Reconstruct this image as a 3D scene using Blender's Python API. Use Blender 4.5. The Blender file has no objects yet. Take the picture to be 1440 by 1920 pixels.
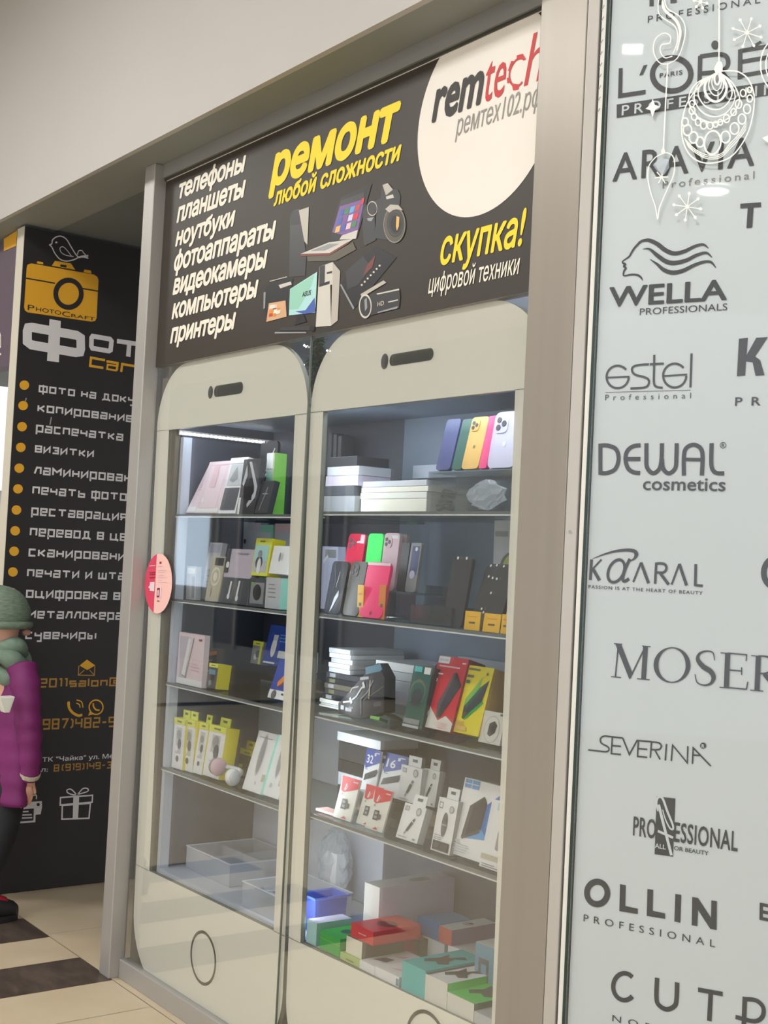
import bpy, bmesh, math, random
from mathutils import Vector, Matrix
from mathutils.geometry import delaunay_2d_cdt
random.seed(7)
S = bpy.context.scene
COL = bpy.context.collection
# ------------------------------------------------------------------ camera
CAM = Vector((4.15955686, -1.98263238, 1.5))
RM = Matrix(((0.59501883, 0.00100284, 0.80371113),
             (0.80215373, -0.06297697, -0.59378724),
             (0.05001982, 0.99801448, -0.03827692)))      # camera -> world
FPX = 2404.303
cd = bpy.data.cameras.new('camera'); cam = bpy.data.objects.new('camera', cd); COL.objects.link(cam)
cd.lens = FPX * 36 / 1920; cd.sensor_width = 36; cd.clip_start = 0.05
cam.matrix_world = Matrix.Translation(CAM) @ RM.to_4x4()
S.camera = cam
S.view_settings.view_transform = 'Standard'; S.view_settings.look = 'None'
S.view_settings.gamma = 1; S.view_settings.use_curve_mapping = False
S.view_settings.exposure = 0.35
S.cycles.transparent_max_bounces = 32
S.cycles.max_bounces = 8
S.cycles.caustics_reflective = False; S.cycles.caustics_refractive = False
W = bpy.data.worlds.new('mall_ambient'); S.world = W; W.use_nodes = True
bg = W.node_tree.nodes['Background']; bg.inputs[0].default_value = (0.94, 0.97, 1.0, 1); bg.inputs[1].default_value = 0.98
AREA_TOP = 20.0        # each ceiling panel, watts
LED_W = 3.4            # cabinet led strip

def lamp(name, loc, sx, sy, power, color=(1, 1, 1), rot=(0, 0, 0)):
    l = bpy.data.lights.new(name, 'AREA'); l.shape = 'RECTANGLE'; l.size = sx; l.size_y = sy
    l.energy = power; l.color = color
    o = bpy.data.objects.new(name, l); COL.objects.link(o); o.location = loc; o.rotation_euler = rot
    return o

# ------------------------------------------------------------------ materials
def lin(c):
    c /= 255.0
    return c / 12.92 if c <= 0.04045 else ((c + 0.055) / 1.055) ** 2.4
MATS = {}
def mat(name, rgb, rough=0.5, metal=0.0, noise=0.0, scale=20.0, emit=0.0, bump=0.0, rgb2=None, stretch=None, coat=0.0, spec=0.5):
    if name in MATS: return MATS[name]
    m = bpy.data.materials.new(name); m.use_nodes = True
    nt = m.node_tree; b = nt.nodes['Principled BSDF']
    c = tuple(lin(v) for v in rgb) + (1,)
    b.inputs['Base Color'].default_value = c
    b.inputs['Roughness'].default_value = rough; b.inputs['Metallic'].default_value = metal
    b.inputs['Specular IOR Level'].default_value = spec
    if coat: b.inputs['Coat Weight'].default_value = coat
    if emit:
        b.inputs['Emission Color'].default_value = c; b.inputs['Emission Strength'].default_value = emit
    if noise or bump:
        tc = nt.nodes.new('ShaderNodeTexCoord'); mp = nt.nodes.new('ShaderNodeMapping')
        nz = nt.nodes.new('ShaderNodeTexNoise'); nz.inputs['Scale'].default_value = scale; nz.inputs['Detail'].default_value = 6
        if stretch: mp.inputs['Scale'].default_value = stretch
        nt.links.new(tc.outputs['Object'], mp.inputs[0]); nt.links.new(mp.outputs[0], nz.inputs['Vector'])
        if noise:
            rp = nt.nodes.new('ShaderNodeValToRGB')
            c2 = tuple(lin(v) for v in rgb2) + (1,) if rgb2 else tuple(v * (1 - noise) for v in c[:3]) + (1,)
            rp.color_ramp.elements[0].color = c2; rp.color_ramp.elements[1].color = c
            rp.color_ramp.elements[0].position = 0.35; rp.color_ramp.elements[1].position = 0.65
            nt.links.new(nz.outputs['Fac'], rp.inputs[0]); nt.links.new(rp.outputs[0], b.inputs['Base Color'])
        if bump:
            bp = nt.nodes.new('ShaderNodeBump'); bp.inputs['Strength'].default_value = bump; bp.inputs['Distance'].default_value = 0.004
            nt.links.new(nz.outputs['Fac'], bp.inputs['Height']); nt.links.new(bp.outputs[0], b.inputs['Normal'])
    MATS[name] = m; return m
def glassmat(name, tint, refl=0.08, rough=0.02, edge=0.5):
    m = bpy.data.materials.new(name); m.use_nodes = True; nt = m.node_tree
    nt.nodes.clear()
    out = nt.nodes.new('ShaderNodeOutputMaterial'); mx = nt.nodes.new('ShaderNodeMixShader')
    tr = nt.nodes.new('ShaderNodeBsdfTransparent'); gl = nt.nodes.new('ShaderNodeBsdfGlossy')
    lw = nt.nodes.new('ShaderNodeFresnel'); lw.inputs['IOR'].default_value = 1.5
    mr = nt.nodes.new('ShaderNodeMapRange'); mr.inputs[1].default_value = 0.04; mr.inputs[2].default_value = 1
    mr.inputs[3].default_value = refl; mr.inputs[4].default_value = edge
    tr.inputs[0].default_value = tuple(tint) + (1,); gl.inputs['Roughness'].default_value = rough
    nt.links.new(lw.outputs[0], mr.inputs[0]); nt.links.new(mr.outputs[0], mx.inputs[0])
    nt.links.new(tr.outputs[0], mx.inputs[1]); nt.links.new(gl.outputs[0], mx.inputs[2]); nt.links.new(mx.outputs[0], out.inputs[0])
    MATS[name] = m; return m
def hazemat(name, rgb, alpha, rough=0.25):
    m = mat(name, rgb, rough); m.node_tree.nodes['Principled BSDF'].inputs['Alpha'].default_value = alpha
    return m
glassmat('pane_glass', (0.99, 0.996, 0.994), 0.02, 0.02, 0.36)
glassmat('window_glass', (0.985, 0.995, 0.995), 0.035)
glassmat('shelf_glass', (0.80, 0.87, 0.86), 0.10)
glassmat('acrylic', (0.86, 0.89, 0.89), 0.14, 0.05)
hazemat('clear_plastic', (215, 222, 232), 0.40)
hazemat('clear_film', (200, 212, 225), 0.40, 0.12)
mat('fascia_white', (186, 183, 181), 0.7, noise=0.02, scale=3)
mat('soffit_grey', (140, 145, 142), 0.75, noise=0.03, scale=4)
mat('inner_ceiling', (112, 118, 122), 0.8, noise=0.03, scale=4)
mat('aluminium', (176, 173, 170), 0.42, 0.35, noise=0.03, scale=6, stretch=(20, 20, 0.6))
mat('rail_grey', (150, 149, 147), 0.45, 0.3, noise=0.03, scale=6)
mat('pilaster_metal', (150, 143, 134), 0.36, 0.25, noise=0.05, scale=3, stretch=(9, 9, 0.35))
mat('pilaster_edge', (182, 178, 173), 0.4, 0.2, noise=0.02, scale=3)
mat('white_trim', (232, 232, 228), 0.5, noise=0.02, scale=8)
mat('glass_edge', (38, 56, 50), 0.2, noise=0.2, scale=30)
mat('sign_dark', (52, 45, 39), 0.45, noise=0.05, scale=4)
mat('sign_white', (232, 226, 218), 0.5)
mat('sign_letter_white', (236, 231, 216), 0.5)
mat('sign_yellow', (238, 214, 40), 0.5)
mat('logo_black', (40, 34, 30), 0.5)
mat('logo_red', (196, 44, 46), 0.5)
mat('logo_grey', (140, 137, 132), 0.5)
mat('cream_board', (247, 245, 233), 0.35, noise=0.02, scale=2)
mat('board_edge', (120, 124, 114), 0.5)
mat('slot_dark', (58, 58, 50), 0.4)
mat('niche_brown', (112, 104, 88), 0.6, noise=0.12, scale=8)
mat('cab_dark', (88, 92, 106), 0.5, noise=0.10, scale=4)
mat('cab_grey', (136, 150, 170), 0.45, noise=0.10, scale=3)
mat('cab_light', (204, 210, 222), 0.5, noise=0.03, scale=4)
mat('cab_white', (200, 208, 222), 0.45)
mat('shelf_edge', (226, 234, 236), 0.25)
mat('shelf_rail', (120, 126, 128), 0.4, 0.3)
mat('film_white', (228, 235, 240), 0.55, noise=0.015, scale=2)
mat('vinyl_dark', (58, 60, 66), 0.45)
mat('vinyl_white', (244, 244, 240), 0.5)
mat('panel_black', (38, 36, 38), 0.5, noise=0.08, scale=5)
mat('panel_edge', (206, 200, 186), 0.5)
mat('amber', (226, 168, 42), 0.5)
mat('amber_dark', (176, 132, 56), 0.5)
mat('panel_letter', (218, 216, 220), 0.5)
mat('tile_cream', (208, 192, 166), 0.32, noise=0.25, scale=5, rgb2=(202, 184, 156))
mat('tile_dark', (96, 84, 76), 0.35, noise=0.5, scale=9, rgb2=(70, 60, 54), stretch=(1, 2.5, 1))
mat('grout', (176, 160, 138), 0.8)
mat('ceiling_white', (226, 226, 224), 0.8)
mat('lamp_white', (255, 255, 250), 0.5, emit=9.0)
mat('led_white', (240, 246, 255), 0.5, emit=12.0)
mat('neighbour_purple', (92, 78, 92), 0.6, noise=0.06)
mat('opposite_grey', (168, 170, 172), 0.7, noise=0.05, scale=2); mat('shop_glow', (205, 225, 245), 0.4, emit=1.6); mat('shop_dark', (70, 74, 82), 0.3)
mat('neighbour_wall', (226, 224, 216), 0.6)
P = {  # plain print / plastic colours
 'white': (236, 238, 240), 'offwhite': (226, 226, 218), 'grey': (150, 152, 156), 'lgrey': (196, 200, 206), 'dgrey': (84, 86, 92), 'black': (34, 34, 38),
 'char': (58, 58, 62), 'yellow': (240, 224, 50), 'lime': (226, 232, 90), 'gold': (226, 184, 104), 'amber_tag': (246, 196, 60), 'orange': (232, 140, 50),
 'red': (216, 42, 58), 'dred': (150, 30, 44), 'pink': (240, 70, 140), 'hotpink': (255, 42, 120), 'palepink': (230, 212, 221), 'rose': (222, 190, 200), 'lilac': (206, 206, 232),
 'mauve': (196, 188, 204), 'blue': (44, 74, 168), 'navy': (62, 72, 128), 'sky': (96, 166, 226), 'dsky': (50, 116, 190), 'teal': (86, 190, 190), 'bteal': (104, 150, 174),
 'green': (44, 176, 72), 'vgreen': (70, 214, 90), 'neon': (72, 240, 110), 'dgreen': (30, 92, 82), 'olive': (110, 112, 84), 'palegreen': (186, 206, 132), 'leaf': (128, 196, 84),
 'purple': (122, 88, 150), 'brown': (92, 86, 74), 'brick': (190, 74, 70), 'cream': (232, 230, 214), 'crimson': (206, 34, 70), 'mint': (150, 206, 186), 'beige': (196, 190, 170),
 'coral': (244, 196, 190), 'stickred': (216, 66, 100), 'tileblue': (72, 96, 176), 'tilegreen': (64, 130, 84), 'photo': (214, 170, 130), 'maroon': (120, 62, 60), 'steel': (186, 180, 170), 'silver': (206, 202, 194), 'cyan': (176, 222, 222)}
for k, v in P.items(): mat(k, v, 0.38)
mat('dark_olive', (52, 48, 38), 0.4)
mat('jacket_purple', (122, 34, 104), 0.65, noise=0.12, scale=8, bump=0.5)
mat('hat_green', (122, 140, 124), 0.9, noise=0.3, scale=40, bump=0.7, stretch=(1, 1, 4))
mat('scarf_green', (132, 156, 140), 0.9, noise=0.2, scale=30, bump=0.5)
mat('skin', (226, 172, 152), 0.55)
mat('hair_blond', (176, 128, 60), 0.7, noise=0.3, scale=30)
mat('trousers_black', (30, 32, 38), 0.75, noise=0.1, scale=8)
mat('shoe_black', (34, 32, 36), 0.6); mat('shoe_red', (196, 32, 62), 0.6)
mat('fir_green', (62, 110, 84), 0.8, noise=0.3, scale=30)

# ------------------------------------------------------------------ pixel helpers (1440x1920)
def ray(u, v):
    return (RM @ Vector((u - 720, 960 - v, -FPX))).normalized()
def on(u, v, n, k):
    n = Vector(n); r = ray(u, v); return CAM + r * ((k - n.dot(CAM)) / n.dot(r))
def proj(p):
    q = RM.transposed() @ (Vector(p) - CAM); return 720 + FPX * q.x / -q.z, 960 - FPX * q.y / -q.z
def zf(x0, y0, sc):   # points measured in an enlarged crop -> photo pixels
    return lambda pts: [(x0 + a / sc, y0 + b / sc) for a, b in pts]
class Frame:
    def __init__(s, o, ux, n): s.o = Vector(o); s.ux = Vector(ux).normalized(); s.n = Vector(n).normalized(); s.uz = Vector((0, 0, 1))
    def px(s, u, v):
        p = on(u, v, s.n, s.n.dot(s.o)) - s.o; return p.dot(s.ux), p.dot(s.uz)
    def w(s, a, b, d=0.0): return s.o + s.ux * a + s.uz * b + s.n * d

# ------------------------------------------------------------------ mesh builder
def wmat(o):
    m = o.matrix_basis.copy()
    while o.parent: o = o.parent; m = o.matrix_basis @ m
    return m
class MB:
    def __init__(s): s.v = []; s.f = []; s.m = []; s.mats = []; s.k = 0
    def lay(s, d): s.k += 1; return d + s.k * 2.5e-5     # every printed layer lies a hair above the one before
    def mi(s, name):
        if name not in s.mats: s.mats.append(name)
        return s.mats.index(name)
    def add(s, vs, fs, m):
        b = len(s.v); s.v += [Vector(p) for p in vs]; k = s.mi(m)
        for f in fs: s.f.append([b + i for i in f]); s.m.append(k)
        return s
    def poly(s, pts, m): return s.add(pts, [list(range(len(pts)))], m)
    def box(s, x0, y0, z0, x1, y1, z1, m, front=None, side=None, top=None):
        vs = [(x0, y0, z0), (x1, y0, z0), (x1, y1, z0), (x0, y1, z0), (x0, y0, z1), (x1, y0, z1), (x1, y1, z1), (x0, y1, z1)]
        s.add(vs, [(0, 3, 2, 1), (2, 3, 7, 6), (3, 0, 4, 7)], m)
        s.add(vs, [(0, 1, 5, 4)], front or m); s.add(vs, [(1, 2, 6, 5)], side or m); s.add(vs, [(4, 5, 6, 7)], top or m); return s
    def prism(s, pts, off, m, mside=None):     # pts world polygon, off extrude vector
        off = Vector(off); n = len(pts); A = [Vector(p) for p in pts]; B = [p + off for p in A]
        s.add(A + B, [list(range(n)), list(range(2 * n - 1, n - 1, -1))], m)
        s.add(A + B, [(i, i + n, (i + 1) % n + n, (i + 1) % n) for i in range(n)], mside or m); return s
    def tube(s, pts, r, m, n=8, closed=False, caps=True):
        pts = [Vector(p) for p in pts]; rs = r if isinstance(r, (list, tuple)) else [r] * len(pts)
        vs = []; N = len(pts); up = Vector((0.13, 0.21, 0.97))
        for i, p in enumerate(pts):
            t = (pts[(i + 1) % N] - pts[i - 1]) if closed else pts[min(i + 1, N - 1)] - pts[max(i - 1, 0)]
            if t.length < 1e-9: t = Vector((0, 0, 1))
            t.normalize(); a = t.cross(up)
            if a.length < 0.05: a = t.cross(Vector((1, 0, 0)))
            a.normalize(); b = t.cross(a)
            vs += [p + (a * math.cos(k * 2 * math.pi / n) + b * math.sin(k * 2 * math.pi / n)) * rs[i] for k in range(n)]
        fs = []
        for i in range(N if closed else N - 1):
            j = (i + 1) % N
            fs += [(i * n + k, i * n + (k + 1) % n, j * n + (k + 1) % n, j * n + k) for k in range(n)]
        if caps and not closed: fs += [list(range(n - 1, -1, -1)), [(N - 1) * n + k for k in range(n)]]
        return s.add(vs, fs, m)
    def loft(s, rings, m, caps=True):
        n = len(rings[0]); vs = [p for r in rings for p in r]; fs = []
        for i in range(len(rings) - 1):
            fs += [(i * n + k, i * n + (k + 1) % n, (i + 1) * n + (k + 1) % n, (i + 1) * n + k) for k in range(n)]
        if caps: fs += [list(range(n - 1, -1, -1)), [(len(rings) - 1) * n + k for k in range(n)]]
        return s.add(vs, fs, m)
    def ell(s, c, r, m, nu=16, nv=10):
        c = Vector(c); rings = []
        for j in range(nv + 1):
            a = math.pi * (j + 0.02) / (nv + 0.04) - math.pi / 2
            rings.append([c + Vector((r[0] * math.cos(a) * math.cos(2 * math.pi * k / nu), r[1] * math.cos(a) * math.sin(2 * math.pi * k / nu), r[2] * math.sin(a))) for k in range(nu)])
        return s.loft(rings, m)
    # flat shapes on a Frame; points given in photo pixels
    def pp(s, fr, pts, m, d=0.001):
        d = s.lay(d); return s.poly([fr.w(*fr.px(*p), d) for p in pts], m)
    def rib(s, fr, pts, w, m, d=0.001, closed=False, px=True):
        q = [Vector(fr.px(*p)) for p in pts] if px else [Vector(p) for p in pts]; d = s.lay(d)
        if px:
            c = pts[len(pts) // 2]; a = Vector(fr.px(*c)); sc = abs(fr.px(c[0], c[1] + 10)[1] - a.y) / 10
        else: sc = 1
        n = len(q); ws = [x * sc for x in (w if isinstance(w, (list, tuple)) else [w] * n)]
        L = []; R = []
        for i in range(n):
            a = q[i - 1] if (i or closed) else None; b = q[(i + 1) % n] if (i < n - 1 or closed) else None
            d1 = (q[i] - a).normalized() if a is not None else None; d2 = (b - q[i]).normalized() if b is not None else None
            if d1 is None: d1 = d2
            if d2 is None: d2 = d1
            t = d1 + d2
            if t.length < 1e-6: t = d1
            t.normalize(); nn = Vector((-t.y, t.x)); k = max(0.45, abs(nn.dot(Vector((-d1.y, d1.x)))))
            L.append(q[i] + nn * (ws[i] / 2 / k)); R.append(q[i] - nn * (ws[i] / 2 / k))
        for i in range(n if closed else n - 1):
            j = (i + 1) % n
            s.poly([fr.w(p.x, p.y, d) for p in (L[i], R[i], R[j], L[j])], m)
        return s
    def disc(s, fr, c, rx, ry, m, d=0.001, n=36):
        return s.pp(fr, [(c[0] + rx * math.cos(2 * math.pi * k / n), c[1] + ry * math.sin(2 * math.pi * k / n)) for k in range(n)], m, d)
    def arc(s, fr, c, rx, ry, a0, a1, w, m, d=0.001, n=28, rot=0):
        pts = []
        full = abs(a1 - a0) >= 359.9
        for k in range(n if full else n + 1):
            a = math.radians(a0 + (a1 - a0) * k / n); x = rx * math.cos(a); y = ry * math.sin(a); cr, sr = math.cos(rot), math.sin(rot)
            pts.append((c[0] + x * cr - y * sr, c[1] + x * sr + y * cr))
        return s.rib(fr, pts, w, m, d, closed=full)
    def text(s, fr, txt, L, R, base, top, m, ref='x', bold=0.0, shear=0.0, d=0.0012, spacing=1.0, px=True):
        vs, fs = text_geo(txt, 0.0, spacing); bold = max(bold, 0); h = ref_h(ref) + 2 * bold
        if px: s0 = fr.px(*L)[0]; s1 = fr.px(*R)[0]; z0 = fr.px(*base)[1]; z1 = fr.px(*top)[1]
        else: s0, s1, z0, z1 = L, R, base, top
        sz = (z1 - z0) / h; q = [(x + shear * y, y) for x, y in vs]
        a = min(x for x, y in q) - bold; b = max(x for x, y in q) + bold; sx = (s1 - s0) / (b - a)
        sh = [(0, 0)] if bold < 1e-4 else [(bold * math.cos(k * math.pi / 4), bold * math.sin(k * math.pi / 4)) for k in range(8)] + [(0, 0)]
        for ox, oy in sh:
            e = s.lay(d); s.add([fr.w(s0 + (x + ox - a) * sx, z0 + (y + oy + bold) * sz, e) for x, y in q], fs, m)
        return s
    def stroke_text(s, fr, txt, L, R, base, top, m, w=1.0, ref=4.0, d=0.0012, only=None):
        s0 = fr.px(*L)[0]; s1 = fr.px(*R)[0]; z0 = fr.px(*base)[1]; z1 = fr.px(*top)[1]
        x = 0; segs = []; wi = 0
        for ch in txt:
            if ch == ' ': x += 2.6; wi += 1; continue
            g = GLY[ch]; wd = 0
            for st in g.split('|'):
                pts = []
                for tk in st.split():
                    X = int(tk[0]); Y = {'a': -1, 'b': -2}.get(tk[1]); Y = int(tk[1]) if Y is None else Y
                    wd = max(wd, X); pts.append((x + X, Y))
                segs.append((wi, pts))
            x += wd + 1.65
        tot = x - 1.65; sx = (s1 - s0) / (tot + w); sz = (z1 - z0) / (ref + w)
        for wi, pts in segs:
            if only is not None and wi != only: continue
            cl = pts[0] == pts[-1] and len(pts) > 2
            q = [(s0 + (px_ + w / 2) * sx, z0 + (py_ + w / 2) * sz) for px_, py_ in (pts[:-1] if cl else pts)]
            s.rib(fr, q, w * (sx + sz) / 2, m, d, closed=cl, px=False)
        return s
    def build(s, name, parent=None, M=None, smooth=False, bevel=0.0, world=True, subsurf=0):
        """world=True: vertices are world coordinates; otherwise local to M."""
        me = bpy.data.meshes.new(name); o = bpy.data.objects.new(name, me); COL.objects.link(o)
        vs = s.v
        if parent is not None:
            o.parent = parent
            if world: inv = wmat(parent).inverted(); vs = [inv @ p for p in vs]
        elif M is not None: o.matrix_basis = M
        else:
            xs = [p.x for p in vs]; ys = [p.y for p in vs]; zs = [p.z for p in vs]
            c = Vector(((min(xs) + max(xs)) / 2, (min(ys) + max(ys)) / 2, min(zs))); vs = [p - c for p in vs]; o.location = c
        me.from_pydata([tuple(p) for p in vs], [], s.f)
        for n_ in s.mats: me.materials.append(MATS[n_])
        me.polygons.foreach_set('material_index', s.m)
        if smooth: me.polygons.foreach_set('use_smooth', [True] * len(me.polygons))
        me.update()
        if bevel or smooth:
            bm = bmesh.new(); bm.from_mesh(me); bmesh.ops.remove_doubles(bm, verts=bm.verts, dist=1e-5)
            bmesh.ops.recalc_face_normals(bm, faces=bm.faces); bm.to_mesh(me); bm.free()
        if bevel:
            md = o.modifiers.new('bevel', 'BEVEL'); md.width = bevel; md.segments = 2; md.limit_method = 'ANGLE'; md.angle_limit = 0.9
        if subsurf:
            md = o.modifiers.new('sub', 'SUBSURF'); md.levels = subsurf; md.render_levels = subsurf
        return o
_cu = bpy.data.curves.new('measure', 'FONT'); _cu.resolution_u = 3
_to = bpy.data.objects.new('measure', _cu); COL.objects.link(_to)
_tc = {}
def text_geo(txt, bold, spacing=1.0):
    """outline of the text, filled by a constrained triangulation and the non-zero winding rule"""
    k = (txt, bold, spacing)
    if k in _tc: return _tc[k]
    _cu.body = txt; _cu.fill_mode = 'NONE'; _cu.space_character = spacing
    dg = bpy.context.evaluated_depsgraph_get(); dg.update()
    ob = _to.evaluated_get(dg); me = ob.to_mesh()
    co = [Vector((p.co.x, p.co.y)) for p in me.vertices]; nx = {}
    for e in me.edges: nx.setdefault(e.vertices[0], []).append(e.vertices[1]); nx.setdefault(e.vertices[1], []).append(e.vertices[0])
    ob.to_mesh_clear()
    loops = []; seen = set()
    for st in range(len(co)):
        if st in seen or st not in nx: continue
        lp = [st]; seen.add(st); cur = st
        while True:
            c = [v for v in nx[cur] if v not in seen]
            if not c: break
            cur = c[0] if len(lp) > 1 or len(c) == 1 else min(c, key=lambda v: 0 if v == cur + 1 else 1)
            lp.append(cur); seen.add(cur)
        loops.append(lp)
    ed = [(lp[i], lp[(i + 1) % len(lp)]) for lp in loops for i in range(len(lp))]
    vs, _e, tris, _a, _b, _c = delaunay_2d_cdt(co, ed, [], 0, 1e-6)
    bx = [(min(co[i].x for i in lp), max(co[i].x for i in lp), min(co[i].y for i in lp), max(co[i].y for i in lp), [co[i] for i in lp]) for lp in loops]
    fs = []
    for t in tris:
        c = (vs[t[0]] + vs[t[1]] + vs[t[2]]) / 3; w = 0
        for x0, x1, y0, y1, P_ in bx:
            if not (x0 <= c.x <= x1 and y0 <= c.y <= y1): continue
            q = P_[-1]
            for p in P_:
                if (q.y <= c.y) != (p.y <= c.y):
                    x = q.x + (c.y - q.y) / (p.y - q.y) * (p.x - q.x)
                    if x > c.x: w += 1 if p.y > q.y else -1
                q = p
        if w: fs.append(tuple(t))
    used = sorted({i for f_ in fs for i in f_}); mp = {i: j for j, i in enumerate(used)}
    r = ([(vs[i].x, vs[i].y) for i in used], [tuple(mp[i] for i in f_) for f_ in fs])
    _tc[k] = r; return r
def ref_h(ref):
    vs, _ = text_geo(ref, 0.0); return max(y for x, y in vs)
GLY = {'о': '00 30 34 04 00', 'т': '04 44|20 24', 'н': '00 04|30 34|02 32', 'а': '04 34 30 00 02 32', 'д': '10 14 34 30|00 40|00 0a|40 4a', 'к': '00 04|02 12 34|12 30',
 'у': '04 02 32|34 3b 1b', 'м': '00 04 22 44 40', 'е': '30 00 04 34 32 02', 'п': '00 04 34 30', 'и': '04 00 34 30', 'р': '0b 04 34 30 00', 'в': '00 04 34 30 00|02 32',
 'ч': '04 02 32|34 30', 'ь': '04 00 30 32 02', 'з': '04 34 30 00|12 32', 'л': '00 14 34 30', 'с': '30 00 04 34', 'ц': '04 00 30 34|30 40 4a', 'ш': '04 00 40 44|20 24',
 'я': '30 34 04 02 32|12 00', 'ы': '04 00 20 22 02|40 44', 'ф': '00 40 44 04 00|2b 25', '2': '06 36 33 03 00 30', '0': '00 30 36 06 00', '1': '06 16 10', 's': '34 04 02 32 30 00',
 'a': '04 34 30 00 02 32', 'l': '06 00', 'o': '00 30 34 04 00', 'n': '00 04 34 30', '@': '40 00 06 46 42 22 24 44', '9': '00 30 36 06 03 33', '8': '00 30 36 06 00|03 33', '7': '06 36 10',
 '4': '06 03 33|36 30', '5': '36 06 03 33 30 00', '3': '06 36 30 00|13 33', '(': '26 15 11 20', ')': '06 15 11 00', '-': '03 23'}

# ------------------------------------------------------------------ tagging
def tag(o, label=None, cat=None, group=None, kind=None):
    if label: o['label'] = label
    if cat: o['category'] = cat
    if group: o['group'] = group
    if kind: o['kind'] = kind
    return o
def struct(o, label=None): return tag(o, label, None, None, 'structure')
def empty(name, loc, M=None):
    o = bpy.data.objects.new(name, None); COL.objects.link(o); o.empty_display_size = 0.05
    if M is not None: o.matrix_basis = M
    else: o.location = loc
    return o
def boxo(name, *a, parent=None, bevel=0.0, **k): return MB().box(*a, **k).build(name, parent, bevel=bevel)

GY = 0.05                                   # front face of the showcase glass
SIGN = Frame((0, GY - 0.004, 0), (1, 0, 0), (0, -1, 0))
BOARD = Frame((0, GY + 0.012, 0), (1, 0, 0), (0, -1, 0))
GLASS = Frame((0, GY, 0), (1, 0, 0), (0, -1, 0))
PANEL = Frame((-1.206, 0, 0), (0, 1, 0), (1, 0, 0))
XB = on(1066, 800, (0, 1, 0), 0).x          # where the front bends at the pilaster
_d = RM @ Vector((-3300 - 720, 960 - 846, -FPX)); _d.z = 0; DB = (-_d).normalized()
NB = Vector((DB.y, -DB.x, 0))
BR = Frame((XB, 0, 0), DB, NB)
ZS = 2.877                                  # soffit height

# ------------------------------------------------------------------ the setting
YC, X0, X1 = -9.0, -7.0, 11.0
f = MB()
f.box(-34, YC, -0.06, X1, 4.0, -0.003, 'grout')
f.add([(-34, YC, 0), (X0, YC, 0), (X0, 4, 0), (-34, 4, 0)], [(0, 1, 2, 3)], 'tile_cream')
xs = [-6.99 + 0.0 * k for k in range(1)]
def tile(x0, y0, x1, y1, m): f.add([(x0, y0, 0), (x1, y0, 0), (x1, y1, 0), (x0, y1, 0)], [(0, 1, 2, 3)], m)
g = 0.0012
edges = []; x = -0.55
cols = [(-1.11, -0.83, 0), (-0.83, -0.55, 1), (-0.55, -0.268, 0), (-0.268, 0.015, 1)]
k = 0; x = -1.11
while x > X0: cols.insert(0, (x - 0.28, x, k == 0)); x -= 0.28; k += 1
x = 0.015
while x < X1: cols.append((x, x + 0.30, 0)); x += 0.30
for x0, x1, dk in cols:
    y = 0.010
    while y > YC:
        tile(x0 + g, y - 0.60 + g, x1 - g, y - g, 'tile_dark' if dk and y > -1.0 else 'tile_cream'); y -= 0.60
for i in range(-12, 19):
    for j in range(7): tile(0.015 + i * 0.6 + g, 0.01 + j * 0.6 + g, 0.015 + i * 0.6 + 0.6 - g, 0.61 + j * 0.6 - g, 'tile_cream')
struct(f.build('floor'), 'cream marble tile floor with dark brown stripes')
struct(MB().box(-34, YC, 3.9, X1, -0.10, 3.96, 'ceiling_white').build('ceiling'))
# fascia + soffit, following the bend of the front
e2 = Vector((XB, 0, 0)) + DB * 5
def bent(off): return [Vector((X0, -off, 0)), Vector((XB + off * -0.2, -off, 0)), Vector((e2.x, e2.y, 0)) + NB * off]
a = bent(0.12); b = bent(0.10)
m = MB()
for i in range(2):
    m.prism([a[i] + Vector((0, 0, ZS)), a[i + 1] + Vector((0, 0, ZS)), b[i + 1] + Vector((0, 0, ZS)), b[i] + Vector((0, 0, ZS))], (0, 0, 1.03), 'fascia_white')
struct(m.build('wall_front'), 'white bulkhead wall above the shop fronts')
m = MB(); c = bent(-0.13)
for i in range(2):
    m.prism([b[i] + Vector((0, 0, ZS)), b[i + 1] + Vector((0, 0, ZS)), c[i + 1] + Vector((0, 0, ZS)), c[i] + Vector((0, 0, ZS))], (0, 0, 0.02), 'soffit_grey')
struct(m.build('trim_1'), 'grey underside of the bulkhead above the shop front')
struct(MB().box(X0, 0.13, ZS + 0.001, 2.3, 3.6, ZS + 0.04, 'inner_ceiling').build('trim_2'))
struct(MB().box(-1.2, 2.6, 0, 2.2, 2.7, ZS, 'neighbour_wall').build('wall_back'))
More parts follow.
